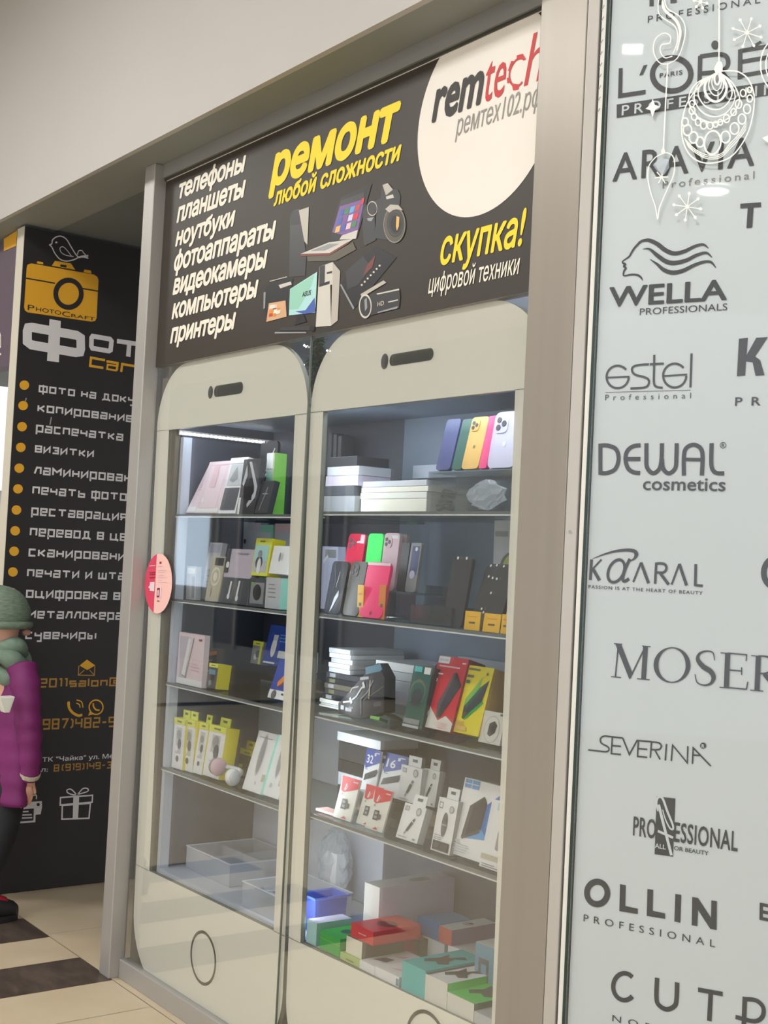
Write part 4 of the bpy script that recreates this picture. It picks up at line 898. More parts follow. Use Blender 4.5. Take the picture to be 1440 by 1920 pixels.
for zs, a, b in ((LZ, 0.176, 1.072), (RZ, 1.09, 2.028)):
    for z in zs:
        part('shelf', a, 0.088, z - 0.004, b, 0.455, z + 0.003, 'shelf_glass')
        m = MB().box(a - 0.02, 0.078, z - 0.003, b, 0.087, z + 0.0045, 'shelf_rail'); m.box(a - 0.02, 0.078, z - 0.0065, b, 0.087, z - 0.003, 'shelf_edge'); m.build('shelf_rail', cabx)
m = MB().box(0.150, 0.075, 1.903, 0.156, 0.45, 1.919, 'aluminium')
m.build('led_channel', cabx)
m = MB()
for k in range(22): m.box(0.156, 0.08 + k * 0.0168, 1.906, 0.160, 0.0885 + k * 0.0168, 1.912, 'led_white')
m.build('led_strip', cabx)
part('bracket', 1.40, 0.44, 1.80, 1.415, 0.46, 1.92, 'slot_dark'); part('bracket', 1.435, 0.44, 1.80, 1.45, 0.46, 1.92, 'slot_dark')
lamp('cabinet_light', (0.6, 0.095, 1.945), 0.8, 0.02, LED_W * 0.4, (0.82, 0.91, 1)); lamp('cabinet_light', (1.55, 0.095, 1.945), 0.85, 0.02, LED_W * 0.4, (0.82, 0.91, 1))
for x, a_ in ((1.06, 0.75), (1.10, -0.5), (2.02, 0.5)):
    lamp('cabinet_light', (x, 0.084, 1.18), 0.014, 1.45, LED_W * (0.8 if x < 1.09 else (0.35 if x < 2 else 1.1)), (0.84, 0.92, 1), (math.pi / 2, 0, a_))
# wall closing the showcase above the cabinet
struct(MB().box(0.0, 0.6, 0, 2.1, 0.65, ZS, 'cab_grey').build('wall_right'), 'grey wall behind the showcase')
struct(MB().box(0.0, 0.09, 0, 0.02, 0.6, ZS, 'niche_brown').build('trim_11'), 'brown side of the showcase niche')
il = tag(empty('ceiling_light', (1.1, 0.35, 2.84)), 'added unseen light behind the repair sign, brightening the fir gap', 'lamp')  # unseen light added to brighten the fir and the gap between boards
MB().box(0.5, 0.27, 2.85, 1.7, 0.43, 2.875, 'white_trim').build('housing', il); MB().box(0.52, 0.29, 2.845, 1.68, 0.41, 2.85, 'lamp_white').build('diffuser', il)
lamp('added_gap_light', (1.1, 0.35, 2.84), 1.16, 0.12, 5, (0.9, 0.96, 1))
# little artificial fir in the gap between the two boards
tp = on(597, 655, (0, 1, 0), 0.22); tr = tag(empty('fir_tree', (tp.x, 0.22, 1.97)), 'small dark green artificial fir with tiny lights between the board tops', 'christmas tree')
m = MB(); m.tube([(tp.x, 0.22, 1.97), (tp.x, 0.22, 2.30)], 0.008, 'brown', 6); m.build('stem', tr)
m = MB()
for k in range(420):
    h = random.random(); a = random.random() * 6.28; r = (1 - h) * 0.11 + 0.015; z = 1.99 + h * 0.31; b = random.uniform(-.5, .2)
    d = Vector((math.cos(a), math.sin(a) * 0.8, b)) * r * random.uniform(.5, 1); s_ = Vector((-math.sin(a), math.cos(a), 0)) * 0.007; o = Vector((tp.x, 0.22, z))
    m.poly([o + d * .35 - s_, o + d, o + d * .35 + s_, o + d * .1 + Vector((0, 0, .01))], 'fir_green')
m.build('needles', tr)
m = MB()
for k in range(16):
    m = MB(); h = random.random(); a = random.random() * 6.28; r = (1 - h) * 0.10 + 0.012; m.ell((tp.x + math.cos(a) * r, 0.22 - abs(math.sin(a)) * r * .8, 2.0 + h * .28), (.003,) * 3, 'lamp_white', 6, 4); m.build('light_bulb', tr)

# ------------------------------------------------------------------ goods on the shelves
def solve_x(u, v, y, z):
    x = on(u, v, (0, 1, 0), y).x
    for _ in range(4):
        a = proj((x, y, z))[0]; b = proj((x + 0.01, y, z))[0]; x += (u - a) / ((b - a) / 0.01)
    return x
def pose(BL, BR_, TL, z, y=None, ymax=0.40, t=0.03):
    if y is None: y = min(max(on(BL[0], BL[1], (0, 0, 1), z).y, 0.105), 0.125 if z > 1.2 else (0.17 if z > 1.0 else 0.24))
    x0 = solve_x(BL[0], BL[1], y, z); x1 = solve_x(BR_[0], BR_[1], y, z)
    p = on(TL[0], TL[1], (1, 0, 0), x0); h = math.hypot(p.y - y, p.z - z); a = math.atan2(p.y - y, p.z - z)
    if x0 < 0.178: x1 += 0.5 * (0.178 - x0); x0 = 0.178
    a = max(-0.02, min(a, 0.62, math.asin(max(0.0, min(0.9, (0.45 - y - t) / h))))); h = (p.z - z) / math.cos(a)
    M = Matrix.Translation((x0, y, z + 0.0008 + t * math.sin(max(a, 0)))) @ Matrix.Rotation(-a, 4, 'X')
    return M, x1 - x0, h
class Face:
    """front of an item in its own axes: x right, z up, front at y=0"""
    def __init__(s, m, w, h): s.m = m; s.W = w; s.H = h; s.fr = Frame((0, 0, 0), (1, 0, 0), (0, -1, 0)); s.d = 0.0004
    def up(s): s.d += 0.00025
    def r(s, x0, y0, x1, y1, mt): s.p([(x0, y0), (x1, y0), (x1, y1), (x0, y1)], mt)
    def p(s, pts, mt): s.up(); s.m.poly([s.fr.w(x * s.W, y * s.H, s.d) for x, y in pts], mt)
    def e(s, cx, cy, rx, mt, ry=None, n=28): s.up(); ry = ry or rx; s.m.poly([s.fr.w(cx * s.W + rx * s.W * math.cos(k * 2 * math.pi / n), cy * s.H + ry * s.W * math.sin(k * 2 * math.pi / n), s.d) for k in range(n)], mt)
    def line(s, pts, w, mt): s.up(); s.m.rib(s.fr, [(x * s.W, y * s.H) for x, y in pts], w * s.W, mt, s.d, px=False)
    def t(s, txt, x0, x1, y0, y1, mt, **k): s.up(); s.m.text(s.fr, txt, x0 * s.W, x1 * s.W, y0 * s.H, y1 * s.H, mt, px=False, d=s.d, ref=k.pop('ref', 'H'), **k)
def carton(name, label, cat, BL, BR_, TL, z, t, body, front=None, side=None, top=None, art=None, y=None, group=None, bevel=0.0012, tabs=None, topart=None):
    M, w, h = pose(BL, BR_, TL, z, y, 0.44 - t * 0.6, t)
    m = MB().box(0, 0, 0, w, t, h, body, front, side, top)
    if art: art(Face(m, w, h))
    if topart:
        F = Face(m, w, t); F.fr = Frame((0, 0, h), (1, 0, 0), (0, 0, 1)); F.fr.uz = Vector((0, 1, 0)); topart(F)
    o = m.build(name, None, M); tag(o, label, cat, group)
    if tabs:                                             # hanging tab
        k = MB(); k.box(w * .2, t * .45, h, w * .8, t * .52, h + 0.028, tabs); k.box(w * .38, t * .44, h + 0.012, w * .62, t * .53, h + 0.020, 'dgrey')
        c = k.build('hang_tab', o, world=False)
    o['_h'] = h; o['_w'] = w
    return o
def clear_keys(o):
    for k in ('_h', '_w'):
        if k in o: del o[k]
def rrect(w, h, r, n=6): return rounded(0, 0, w, h, r, n)
def phone(label, BL, BR_, TL, z, case, y=None, t=0.010, lens='char', art=None, group=None, cat='phone case', bump=True, rim=None, name='phone_case'):
    M, w, h = pose(BL, BR_, TL, z, y, 0.42, t)
    r = min(w, h) * 0.17; m = MB(); m.prism([(p[0], 0, p[1]) for p in rrect(w, h, r)], (0, t, 0), case, rim or case)
    if art: art(Face(m, w, h))
    o = tag(m.build(name, None, M), label, cat, group)
    if bump:
        k = MB(); bw = w * 0.46; k.prism([(p[0] + w * .08, -0.0022, p[1] + h * .94 - bw) for p in rrect(bw, bw, bw * .28)], (0, 0.002, 0), case)
        for cx, cz in ((.28, .30), (.28, .72), (.70, .51)):
            k.prism([(w * .08 + bw * cx + bw * .17 * math.cos(a * .5236), -0.0038, h * .94 - bw + bw * cz + bw * .17 * math.sin(a * .5236)) for a in range(12)], (0, 0.0018, 0), lens)
        k.build('camera_bump', o, world=False)
    return o
def lines(F, x0, x1, ys, mt='grey', w=0.02):
    for yy in ys: F.r(x0, yy, x0 + (x1 - x0) * random.uniform(.6, 1), yy + w, mt)
A1 = zf(300, 760, 5.143); A2 = zf(270, 1000, 4.364); A4 = zf(260, 1280, 4.235)
def Q(z, *pts): return z(list(pts))
TS = 0.0035
# -- left cabinet, top shelf
z = LZ[0] + TS
carton('accessory_box', 'pale pink phone accessory box leaning leftmost on the top left shelf', 'box', *Q(A1, (165, 1000), (320, 1005), (395, 590)), z, .016, 'palepink', art=lambda F: (F.r(.05, .02, .95, .12, 'white'), F.r(.45, .72, .9, .95, 'white'), lines(F, .15, .5, (.45, .5, .55), 'rose')))
carton('accessory_box', 'wide pale pink box with a clear window outline on the top left shelf', 'box', *Q(A1, (330, 1005), (552, 992), (480, 562)), z, .018, 'palepink', art=lambda F: (F.r(.03, .02, .97, .10, 'white'), F.line([(.12, .1), (.85, .1), (.85, .93), (.12, .93), (.12, .1)], .015, 'rose'), F.r(.3, .5, .55, .9, 'rose'), F.e(.2, .25, .05, 'white')))
carton('accessory_box', 'white framed box with a dark window, middle of the top left shelf', 'box', *Q(A1, (556, 1012), (722, 1012), (690, 525)), z, .020, 'white', art=lambda F: (F.r(.06, .06, .92, .46, 'dgrey'), F.r(.12, .50, .94, .88, 'lgrey'), F.p([(.2, .6), (.5, .85), (.7, .62), (.45, .55)], 'grey'), F.r(.0, .9, 1, 1, 'white')))
carton('accessory_box', 'dark bag with white straps beside the white framed box', 'box', *Q(A1, (742, 1005), (905, 1000), (812, 530)), z, .022, 'char', art=lambda F: (F.p([(.0, .0), (.12, 0), (.12, .3), (.0, .3)], 'white'), F.p([(.35, .95), (.5, .95), (1.0, .5), (.95, .3), (.55, .12), (.5, .18), (.85, .4), (.82, .5)], 'lgrey'), F.p([(.1, .55), (.25, .9), (.35, .7), (.2, .5)], 'lgrey'), F.r(.25, .25, .75, .5, 'black')))
carton('accessory_box', 'small black box between the strapped bag and the green box', 'box', *Q(A1, (908, 1000), (1030, 996), (985, 745)), z, .02, 'char', art=lambda F: (F.line([(.3, .1), (.6, .8)], .05, 'grey'), F.line([(.3, .6), (.7, .6)], .05, 'grey')))
carton('accessory_box', 'white and green box on the top left shelf', 'box', *Q(A1, (1000, 996), (1075, 990), (1035, 465)), z, .045, 'leaf', 'lgrey', 'leaf', 'leaf', art=lambda F: (F.r(.0, .75, 1, 1, 'white'), F.r(.1, .3, .8, .7, 'mint'), F.e(.5, .5, .2, 'lgrey'), F.line([(.92, 0), (.92, 1)], .12, 'palegreen')), y=.16)
phone('glossy black phone case behind the white and green box', (476, 930), (508, 930), (490, 829), z, 'black', y=.26, art=lambda F: (F.line([(.2, .45), (.85, .9)], .05, 'white'), F.line([(.1, .4), (.6, .62)], .04, 'white')), bump=False)
# -- left cabinet, second shelf
z = LZ[1] + TS
bk = [(343, 384, 985, 'grey', 'leftmost grey blister box at the back of the second left shelf'), (386, 414, 978, 'lgrey', 'pale blister box with a round window at the back of the second left shelf'), (420, 463, 980, 'mauve', 'mauve lined box at the back of the second left shelf'), (470, 506, 984, 'mint', 'pale green box at the back of the second left shelf'), (510, 552, 982, 'rose', 'pinkish box at the back right of the second left shelf')]
for i, (a, b, tv, mt, lb) in enumerate(bk):
    carton('blister_box', lb, 'box', (a, 1105), (b, 1105), (a + 6, tv), z, .03, mt, y=.36, art=(lambda F: (F.e(.5, .75, .3, 'char'), F.r(.2, .2, .8, .3, 'char'))) if i == 1 else (lambda F: (F.r(.1, .55, .9, .9, 'dgrey' if i == 0 else 'lgrey'), lines(F, .15, .85, (.15, .25, .35), 'grey'))), group='boxes at the back of the second left shelf')
carton('accessory_box', 'tall white box leaning at the left of the second left shelf', 'box', *Q(A2, (330, 512), (490, 520), (415, 78)), z, .02, 'white', art=lambda F: (F.r(.05, .82, .95, .97, 'lilac'), lines(F, .2, .8, (.3, .4, .5), 'lgrey')), y=.18)
carton('accessory_box', 'small pale grey box in front of the tall white box', 'box', *Q(A2, (310, 515), (402, 522), (318, 268)), z, .02, 'lgrey', art=lambda F: (F.r(.1, .78, .9, .95, 'white'), F.r(.6, .05, .9, .7, 'grey')))
carton('watch_box', 'beige strap pack with a round watch dial on the second left shelf', 'box', *Q(A2, (497, 527), (602, 537), (562, 195)), z, .02, 'beige', art=lambda F: (F.e(.5, .55, .36, 'cream'), F.e(.5, .55, .28, 'beige'), F.e(.5, .55, .16, 'cream'), F.line([(.35, .1), (.4, .3)], .03, 'dgrey'), F.r(.3, .8, .95, .97, 'char')))
carton('earphone_box', 'mauve and dark earphone pack in the middle of the second left shelf', 'box', *Q(A2, (615, 545), (838, 565), (690, 135)), z, .025, 'mauve', art=lambda F: (F.r(0, 0, 1, .47, 'dgrey'), F.line([(.3, .12), (.33, .4)], .06, 'white'), F.line([(.6, .1), (.63, .42)], .06, 'white'), F.e(.3, .12, .05, 'white'), F.e(.62, .1, .05, 'white'), F.r(.0, .55, .14, 1, 'char'), F.r(.4, .9, .8, .93, 'grey'), F.e(.1, .7, .06, 'white')))
c1 = carton('blister_box', 'dark mesh box under the yellow-framed box', 'box', *Q(A2, (848, 572), (984, 578), (868, 370)), z, .05, 'dgrey', art=lambda F: (F.r(.1, .1, .9, .85, 'grey'), F.e(.5, .5, .25, 'char'), F.e(.2, .8, .06, 'leaf')))
h1 = c1['_h']
carton('earphone_box', 'yellow-framed box with a clear window standing on the dark mesh box', 'box', (470, 1079), (500, 1081), (481, 1013), z + h1 + .004, .05, 'lime', 'lime', 'yellow', 'yellow', y=.135, art=lambda F: (F.r(.05, .09, .88, .82, 'lgrey'), F.r(.05, .4, .88, .82, 'cyan'), F.e(.4, .35, .22, 'dgrey'), F.e(.42, .25, .12, 'white', .26), F.e(.4, .58, .13, 'grey'), F.r(.3, .9, .6, .94, 'olive')))
c2 = carton('accessory_box', 'pale box with lines of print at the right end of the second left shelf', 'box', *Q(A2, (986, 580), (1108, 587), (1003, 362)), z, .05, 'lgrey', 'lgrey', 'mint', 'lgrey', art=lambda F: (lines(F, .2, .8, (.35, .5, .62, .75), 'grey', .04)))
carton('accessory_box', 'white square box stacked on the pale printed box', 'box', (503, 1080), (537, 1082), (514, 1029), z + c2['_h'] + .004, .05, 'white', y=.13, art=lambda F: (F.e(.45, .6, .06, 'grey', .14), F.e(.58, .62, .05, 'lgrey', .12)))
# -- left cabinet, third shelf
z = LZ[2] + TS
carton('cable_pack', 'lilac pink cable pack at the left of the third left shelf', 'box', *Q(A2, (210, 1225), (442, 1226), (238, 800)), z, .02, 'palepink', art=lambda F: (F.r(0, 0, 1, .12, 'white'), F.p([(.12, .12), (.35, .12), (.45, .93), (.05, .93)], 'mauve'), F.p([(.2, .2), (.32, .16), (.5, .88), (.4, .92)], 'white'), F.line([(.22, .18), (.36, .14), (.6, .92)], .03, 'grey'), F.r(.8, .88, .92, .92, 'dred'), lines(F, .55, .9, (.3, .36, .42), 'rose')))
carton('camera_mount_pack', 'dark pack with orange bands beside the lilac cable pack', 'box', *Q(A2, (446, 1222), (560, 1262), (486, 935)), z, .03, 'brown', art=lambda F: (F.p([(.1, .72), (1, .85), (1, .95), (.1, .82)], 'orange'), F.p([(.1, .6), (.8, .66), (.8, .7), (.1, .66)], 'gold'), F.r(.1, .1, .6, .3, 'bteal'), F.e(.3, .12, .2, 'black'), F.r(.1, .38, .7, .56, 'char'), F.line([(.1, .34), (.7, .38)], .05, 'white')))
carton('earphone_box', 'clear-fronted box with yellow top and side, front of the third left shelf', 'box', *Q(A2, (508, 1272), (582, 1300), (537, 1072)), z, .05, 'yellow', 'dgrey', 'yellow', 'lime', art=lambda F: (F.r(0, .84, 1, 1, 'lime'), F.e(.5, .4, .25, 'char'), F.e(.35, .2, .15, 'grey'), F.r(.1, .55, .8, .75, 'bteal'), F.r(.3, .9, .7, .94, 'olive')))
rs = MB().box(0.60, .26, z + .075, 0.94, .42, z + .080, 'acrylic'); rs.box(0.60, .255, z, 0.94, .26, z + .080, 'acrylic')
tag(rs.build('riser_stand'), 'clear acrylic step on the third left shelf', 'stand')
carton('earphone_box', 'small yellow-topped earphone box on the clear step', 'box', *Q(A2, (868, 1085), (952, 1098), (898, 888)), z + .081, .03, 'grey', y=.28, art=lambda F: (F.r(0, .8, 1, 1, 'lime'), F.e(.4, .3, .15, 'white'), F.e(.6, .45, .2, 'dgrey'), F.r(.3, .87, .7, .91, 'olive'), F.line([(.85, 0), (.85, .8)], .2, 'lime')))
carton('shaver_box', 'tall blue shaver box on the clear step, right of the third left shelf', 'box', *Q(A2, (962, 1085), (1165, 1092), (1040, 775)), z + .081, .05, 'blue', y=.27, art=lambda F: (F.e(.32, .45, .10, 'white', .22), F.r(.24, .62, .42, .76, 'lgrey'), F.r(.55, .2, .85, .38, 'white'), F.r(.05, .03, .5, .07, 'white'), lines(F, .5, .9, (.6, .68, .76), 'sky')))
carton('shaver_box', 'blue box with white base at the front right of the third left shelf', 'box', (501, 1316), (540, 1328), (524, 1245), z, .045, 'blue', art=lambda F: (F.r(0, 0, 1, .22, 'white'), F.e(.25, .1, .12, 'dgrey'), F.p([(.3, .3), (.9, .7), (.95, .85), (.55, .7), (.25, .42)], 'orange'), F.line([(.4, .3), (.8, .75)], .06, 'maroon'), F.r(.6, .12, .9, .17, 'black')))
tag(MB().box(.66, .30, z + .081, .70, .34, z + .15, 'white').build('charger_plug', bevel=.004), 'small white charger block on the clear step', 'charger')
# -- left cabinet, fourth shelf
z = LZ[3] + TS
def earp(F): F.r(.05, .1, .95, .86, 'white'), F.r(.25, .3, .75, .82, 'lgrey'), F.e(.5, .68, .2, 'grey'), F.e(.6, .5, .16, 'dgrey', .22), F.e(.35, .4, .13, 'white'), F.e(.5, .2, .13, 'dgrey'), F.r(0, .88, 1, 1, 'lime'), F.r(.3, .92, .7, .955, 'olive')
for lb, BL, BR_, TL in (('yellow-topped earphone pack, leftmost on the fourth left shelf', (240, 672), (335, 686), (270, 272)), ('second yellow-topped earphone pack from the left', (336, 690), (426, 706), (366, 288)),
    ('third yellow-topped earphone pack, clear-windowed', (428, 722), (498, 742), (490, 322)), ('fourth yellow-topped earphone pack with a full yellow side', (505, 746), (632, 768), (572, 345))):
    carton('earphone_box', lb, 'box', *Q(A4, BL, BR_, TL), z, .032 if 'fourth' not in lb else .05, 'yellow' if 'fourth' in lb or 'third' in lb else 'lime', 'white', 'yellow', 'lime', art=earp, tabs='lime', group='yellow-topped earphone packs')
carton('cable_pack', 'small dark pack with a yellow top behind the white headphones', 'box', *Q(A4, (778, 716), (890, 742), (812, 522)), z, .02, 'olive', art=lambda F: (F.r(0, .78, 1, 1, 'yellow'), F.r(.05, .3, .3, .42, 'lime'), F.r(.3, .85, .7, .9, 'olive')), tabs='yellow')
carton('earphone_box', 'slim white pack with a long grey window near the right of the fourth left shelf', 'box', *Q(A4, (820, 862), (962, 902), (958, 398)), z, .028, 'white', 'white', 'mint', 'white', art=lambda F: (F.e(.5, .62, .16, 'lgrey', .62), F.e(.5, .62, .12, 'grey', .55), F.line([(.15, .9), (.85, .9)], .02, 'grey'), F.e(.6, .15, .05, 'lgrey'), F.r(.85, .2, 1, .32, 'beige')))
carton('earphone_box', 'second slim white pack at the right end of the fourth left shelf', 'box', *Q(A4, (972, 906), (1104, 942), (1110, 432)), z, .028, 'white', 'white', 'mint', 'white', art=lambda F: (F.e(.55, .62, .16, 'lgrey', .62), F.e(.55, .62, .12, 'grey', .55), F.e(.4, .18, .08, 'lgrey'), F.r(.8, .2, .95, .3, 'beige')))
hp = on(415, 1462, (0, 1, 0), .115)
ho = tag(empty('headphones', (hp.x, .13, z)), 'white folded headphones lying on the fourth left shelf', 'headphones')
m = MB(); m.ell((hp.x - .03, .12, z + .048), (.016, .03, .03), 'rose', 18, 12); m.build('ear_cup', ho, smooth=True)
m = MB(); m.ell((hp.x + .062, .12, z + .03), (.022, .026, .028), 'white', 18, 12); m.build('ear_cup', ho, smooth=True)
m = MB(); m.ell((hp.x - .046, .117, z + .048), (.008, .026, .027), 'grey', 18, 10); m.build('ear_cushion', ho, smooth=True)
m = MB(); m.ell((hp.x + .083, .117, z + .032), (.006, .02, .022), 'lgrey', 18, 10); m.build('ear_cushion', ho, smooth=True)
m = MB(); m.tube([(hp.x - .03 + .092 * k / 12, .135 + .04 * math.sin(math.pi * k / 12), z + .05 - .02 * k / 12) for k in range(13)], .0075, 'white'); m.build('headband', ho, smooth=True)
# -- left cabinet floor: clear trays
z = FZ
def tray(label, x0, y0, x1, y1, h, nx=1, ny=1, mt='clear_plastic', taper=0.01):
    m = MB(); t = .003
    m.box(x0, y0, z + .001, x1, y1, z + .004, mt)
    for a in ((x0, y0, x1, y0 + t), (x0, y1 - t, x1, y1), (x0, y0, x0 + t, y1), (x1 - t, y0, x1, y1)): m.box(a[0], a[1], z + .004, a[2], a[3], z + h, mt)
    for i in range(1, nx): xx = x0 + (x1 - x0) * i / nx; m.box(xx, y0 + t, z + .004, xx + t, y1 - t, z + h * .9, mt)
    for i in range(1, ny): yy = y0 + (y1 - y0) * i / ny; m.box(x0 + t, yy, z + .004, x1 - t, yy + t, z + h * .9, mt)
    o = tag(m.build('storage_tray'), label, 'tray'); r = MB(); r.tube([(x0, y0, z + h), (x1, y0, z + h), (x1, y1, z + h), (x0, y1, z + h)], .003, 'cab_white', 6, closed=True); c = r.build('rim', o); return o
tray('clear divided plastic tray at the back of the left cabinet floor', .20, .17, .50, .44, .075, 2, 2)
tray('clear plastic tub of grey sachets at the right of the left cabinet floor', .70, .10, .965, .33, .075)
m = MB()
for k in range(14):
    x = .715 + random.random() * .17; y = .12 + random.random() * .14; zz = z + .008 + k * .0045
    a = random.uniform(-.5, .5); d = Vector((math.cos(a), math.sin(a), 0)) * .06; e = Vector((-math.sin(a), math.cos(a), 0)) * .05; o = Vector((x, y, zz))
    m.prism([o, o + d, o + d + e, o + e], (0, 0, .004), random.choice(['grey', 'dgrey', 'mauve', 'lgrey']))
tag(m.build('sachets'), 'heap of flat grey sachets in the clear tub', 'packets', None, 'stuff')
bb = tag(empty('storage_tub', (1.01, .2, z)), 'small blue plastic tub at the right of the left cabinet floor', 'tub')
m = MB(); x0, y0, x1, y1, h = .975, .13, 1.06, .25, .10
m.box(x0 + .008, y0 + .008, z + .001, x1 - .006, y1 - .008, z + .004, 'blue')
for (a, b), (c, d) in ((((x0 + .008), y0 + .008), (x1 - .006, y0 + .008)), ((x1 - .006, y0 + .008), (x1 - .006, y1 - .008)), ((x1 - .006, y1 - .008), (x0 + .008, y1 - .008)), ((x0 + .008, y1 - .008), (x0 + .008, y0 + .008))):
    k = 1.08; cx, cy = (x0 + x1) / 2, (y0 + y1) / 2; s2 = lambda px_, py_: (cx + (px_ - cx) * k, cy + (py_ - cy) * k)
    p, q = s2(a, b), s2(c, d); m.poly([(a, b, z + .002), (c, d, z + .002), (q[0], q[1], z + h), (p[0], p[1], z + h)], 'blue')
m.build('tub_body', bb); r = MB(); r.tube([(x0, y0, z + h), (x1, y0, z + h), (x1, y1, z + h), (x0, y1, z + h)], .004, 'tileblue', 6, closed=True); r.build('rim', bb)
tag(MB().box(.76, .36, z + .001, .83, .40, z + .16, 'white').build('accessory_box', bevel=.002), 'upright white box at the back of the left cabinet floor', 'box')

# -- right cabinet, top shelf
R1 = zf(560, 600, 3.1304); R2 = zf(570, 940, 3.4286); R3 = zf(560, 1160, 3.4286); R4 = zf(560, 1360, 3.4286); R5 = zf(520, 1580, 3.1304)
z = RZ[0] + TS
def pile(name, label0, cat, u0, u1, vs, mts, z, y, t, group, jig=.006):
    """flat boxes stacked at depth y; vs = photo rows from bottom to top"""
    x0 = solve_x(u0, vs[0], y, z); x1 = solve_x(u1, vs[0], y, z); zz = z + .0006
    for i in range(len(vs) - 1):
        zt_ = max(zz + .006, on(u0, vs[i + 1], (0, 1, 0), y).z); j = random.uniform(-jig, jig)
        m = MB().box(x0 + j, y, zz, x1 + j + random.uniform(-jig, jig), y + t, zt_ - .0006, mts[i % len(mts)])
        lb = label0[i] if isinstance(label0, list) else label0
        tag(m.build(name, bevel=.0012), lb, cat, group); zz = zt_ + .0002
    return zz
st = MB(); xa, xb = solve_x(800, 930, .12, z), 2.0
st.box(xa, .12, z, xb, .125, z + .105, 'acrylic'); st.box(xa, .12, z + .105, xb, .22, z + .109, 'acrylic'); st.box(xa, .215, z, xb, .22, z + .105, 'acrylic')
tag(st.build('phone_stand'), 'clear acrylic step holding five phone cases on the top right shelf', 'stand')
zs_ = z + .110
for lb, mt, BL, BR_, TL in (('navy blue phone case standing on its edge, leftmost of the five on the step', 'navy', (802, 912), (885, 912), (872, 592)), ('dark green phone case, second of the five on the step', 'dgreen', (895, 908), (955, 908), (965, 592)),
   ('yellow gold phone case in the middle of the five on the step', 'gold', (952, 906), (1050, 903), (1022, 580)), ('bright pink phone case squeezed between gold and lilac cases', 'pink', (1055, 900), (1098, 899), (1118, 572)), ('pale lilac phone case, rightmost of the five on the step', 'lilac', (1102, 900), (1262, 900), (1160, 550))):
    phone(lb, *Q(R1, BL, BR_, TL), zs_, mt, y=.135, t=.012, bump=mt in ('gold', 'lilac'), art=(lambda F: F.e(.5, .42, .07, 'offwhite' if mt == 'lilac' else 'olive')) if mt in ('gold', 'lilac') else None)
pile('flat_box', ['pale flat box at the bottom of the four-box stack on the top right shelf', 'second flat box of the four-box stack on the top right shelf', 'third flat box of the four-box stack on the top right shelf', 'flat box on top of the four-box stack on the top right shelf'], 'box', 676, 800, [948, 936, 924, 914, 903], ['cream', 'offwhite', 'cream', 'lgrey'], z, .22, .15, 'flat boxes in the stack on the top right shelf')
pile('cable_pack', ['grey cable pack at the bottom of the left pile on the top right shelf', 'dark second pack of the left pile on the top right shelf', 'mauve third pack of the left pile on the top right shelf', 'grey fourth pack of the left pile on the top right shelf', 'dark pack on top of the left pile on the top right shelf'], 'pack', 606, 664, [950, 930, 912, 893, 876, 858], ['grey', 'dgrey', 'mauve', 'lgrey', 'char'], z, .2, .12, 'packs piled at the left of the top right shelf', .012)
for i, (u, lb) in enumerate(((611, 'slim black pack standing leftmost at the back of the top right shelf'), (620, 'middle slim black pack standing at the back of the top right shelf'), (629, 'right-hand slim black pack standing at the back of the top right shelf'))):
    carton('slim_pack', lb, 'pack', (u, 905), (u + 6, 905), (u + 3, 812 + i * 3), z, .05, 'dgrey', y=.38, group='slim black packs at the back of the top right shelf')
m = MB(); px_ = on(830, 935, (0, 1, 0), .27)
for k in range(5): m.tube([(px_.x - .05 + .1 * j / 10, .27 + .012 * math.sin(j + k), z + .02 + k * .012 + .004 * math.cos(j * 2 + k)) for j in range(11)], .005, 'char', 6)
tag(m.build('cable_bundle'), 'black cable bundle behind the clear step on the top right shelf', 'cable')
m = MB(); sc_ = on(915, 925, (0, 1, 0), .105); rings = []
for j in range(9):
    a = math.pi * (j + .1) / 8.2 - math.pi / 2
    rings.append([Vector((sc_.x + .075 * math.cos(a) * math.cos(t) * random.uniform(.6, 1.1), .102 + .012 * math.cos(a) * math.sin(t) * random.uniform(.5, 1.1), z + .043 + .040 * math.sin(a) * random.uniform(.85, 1))) for t in [2 * math.pi * k / 16 for k in range(16)]])
m.loft(rings, 'clear_film'); tag(m.build('plastic_bag'), 'crumpled clear sleeve in front of the five phone cases on the top right shelf', 'bag')
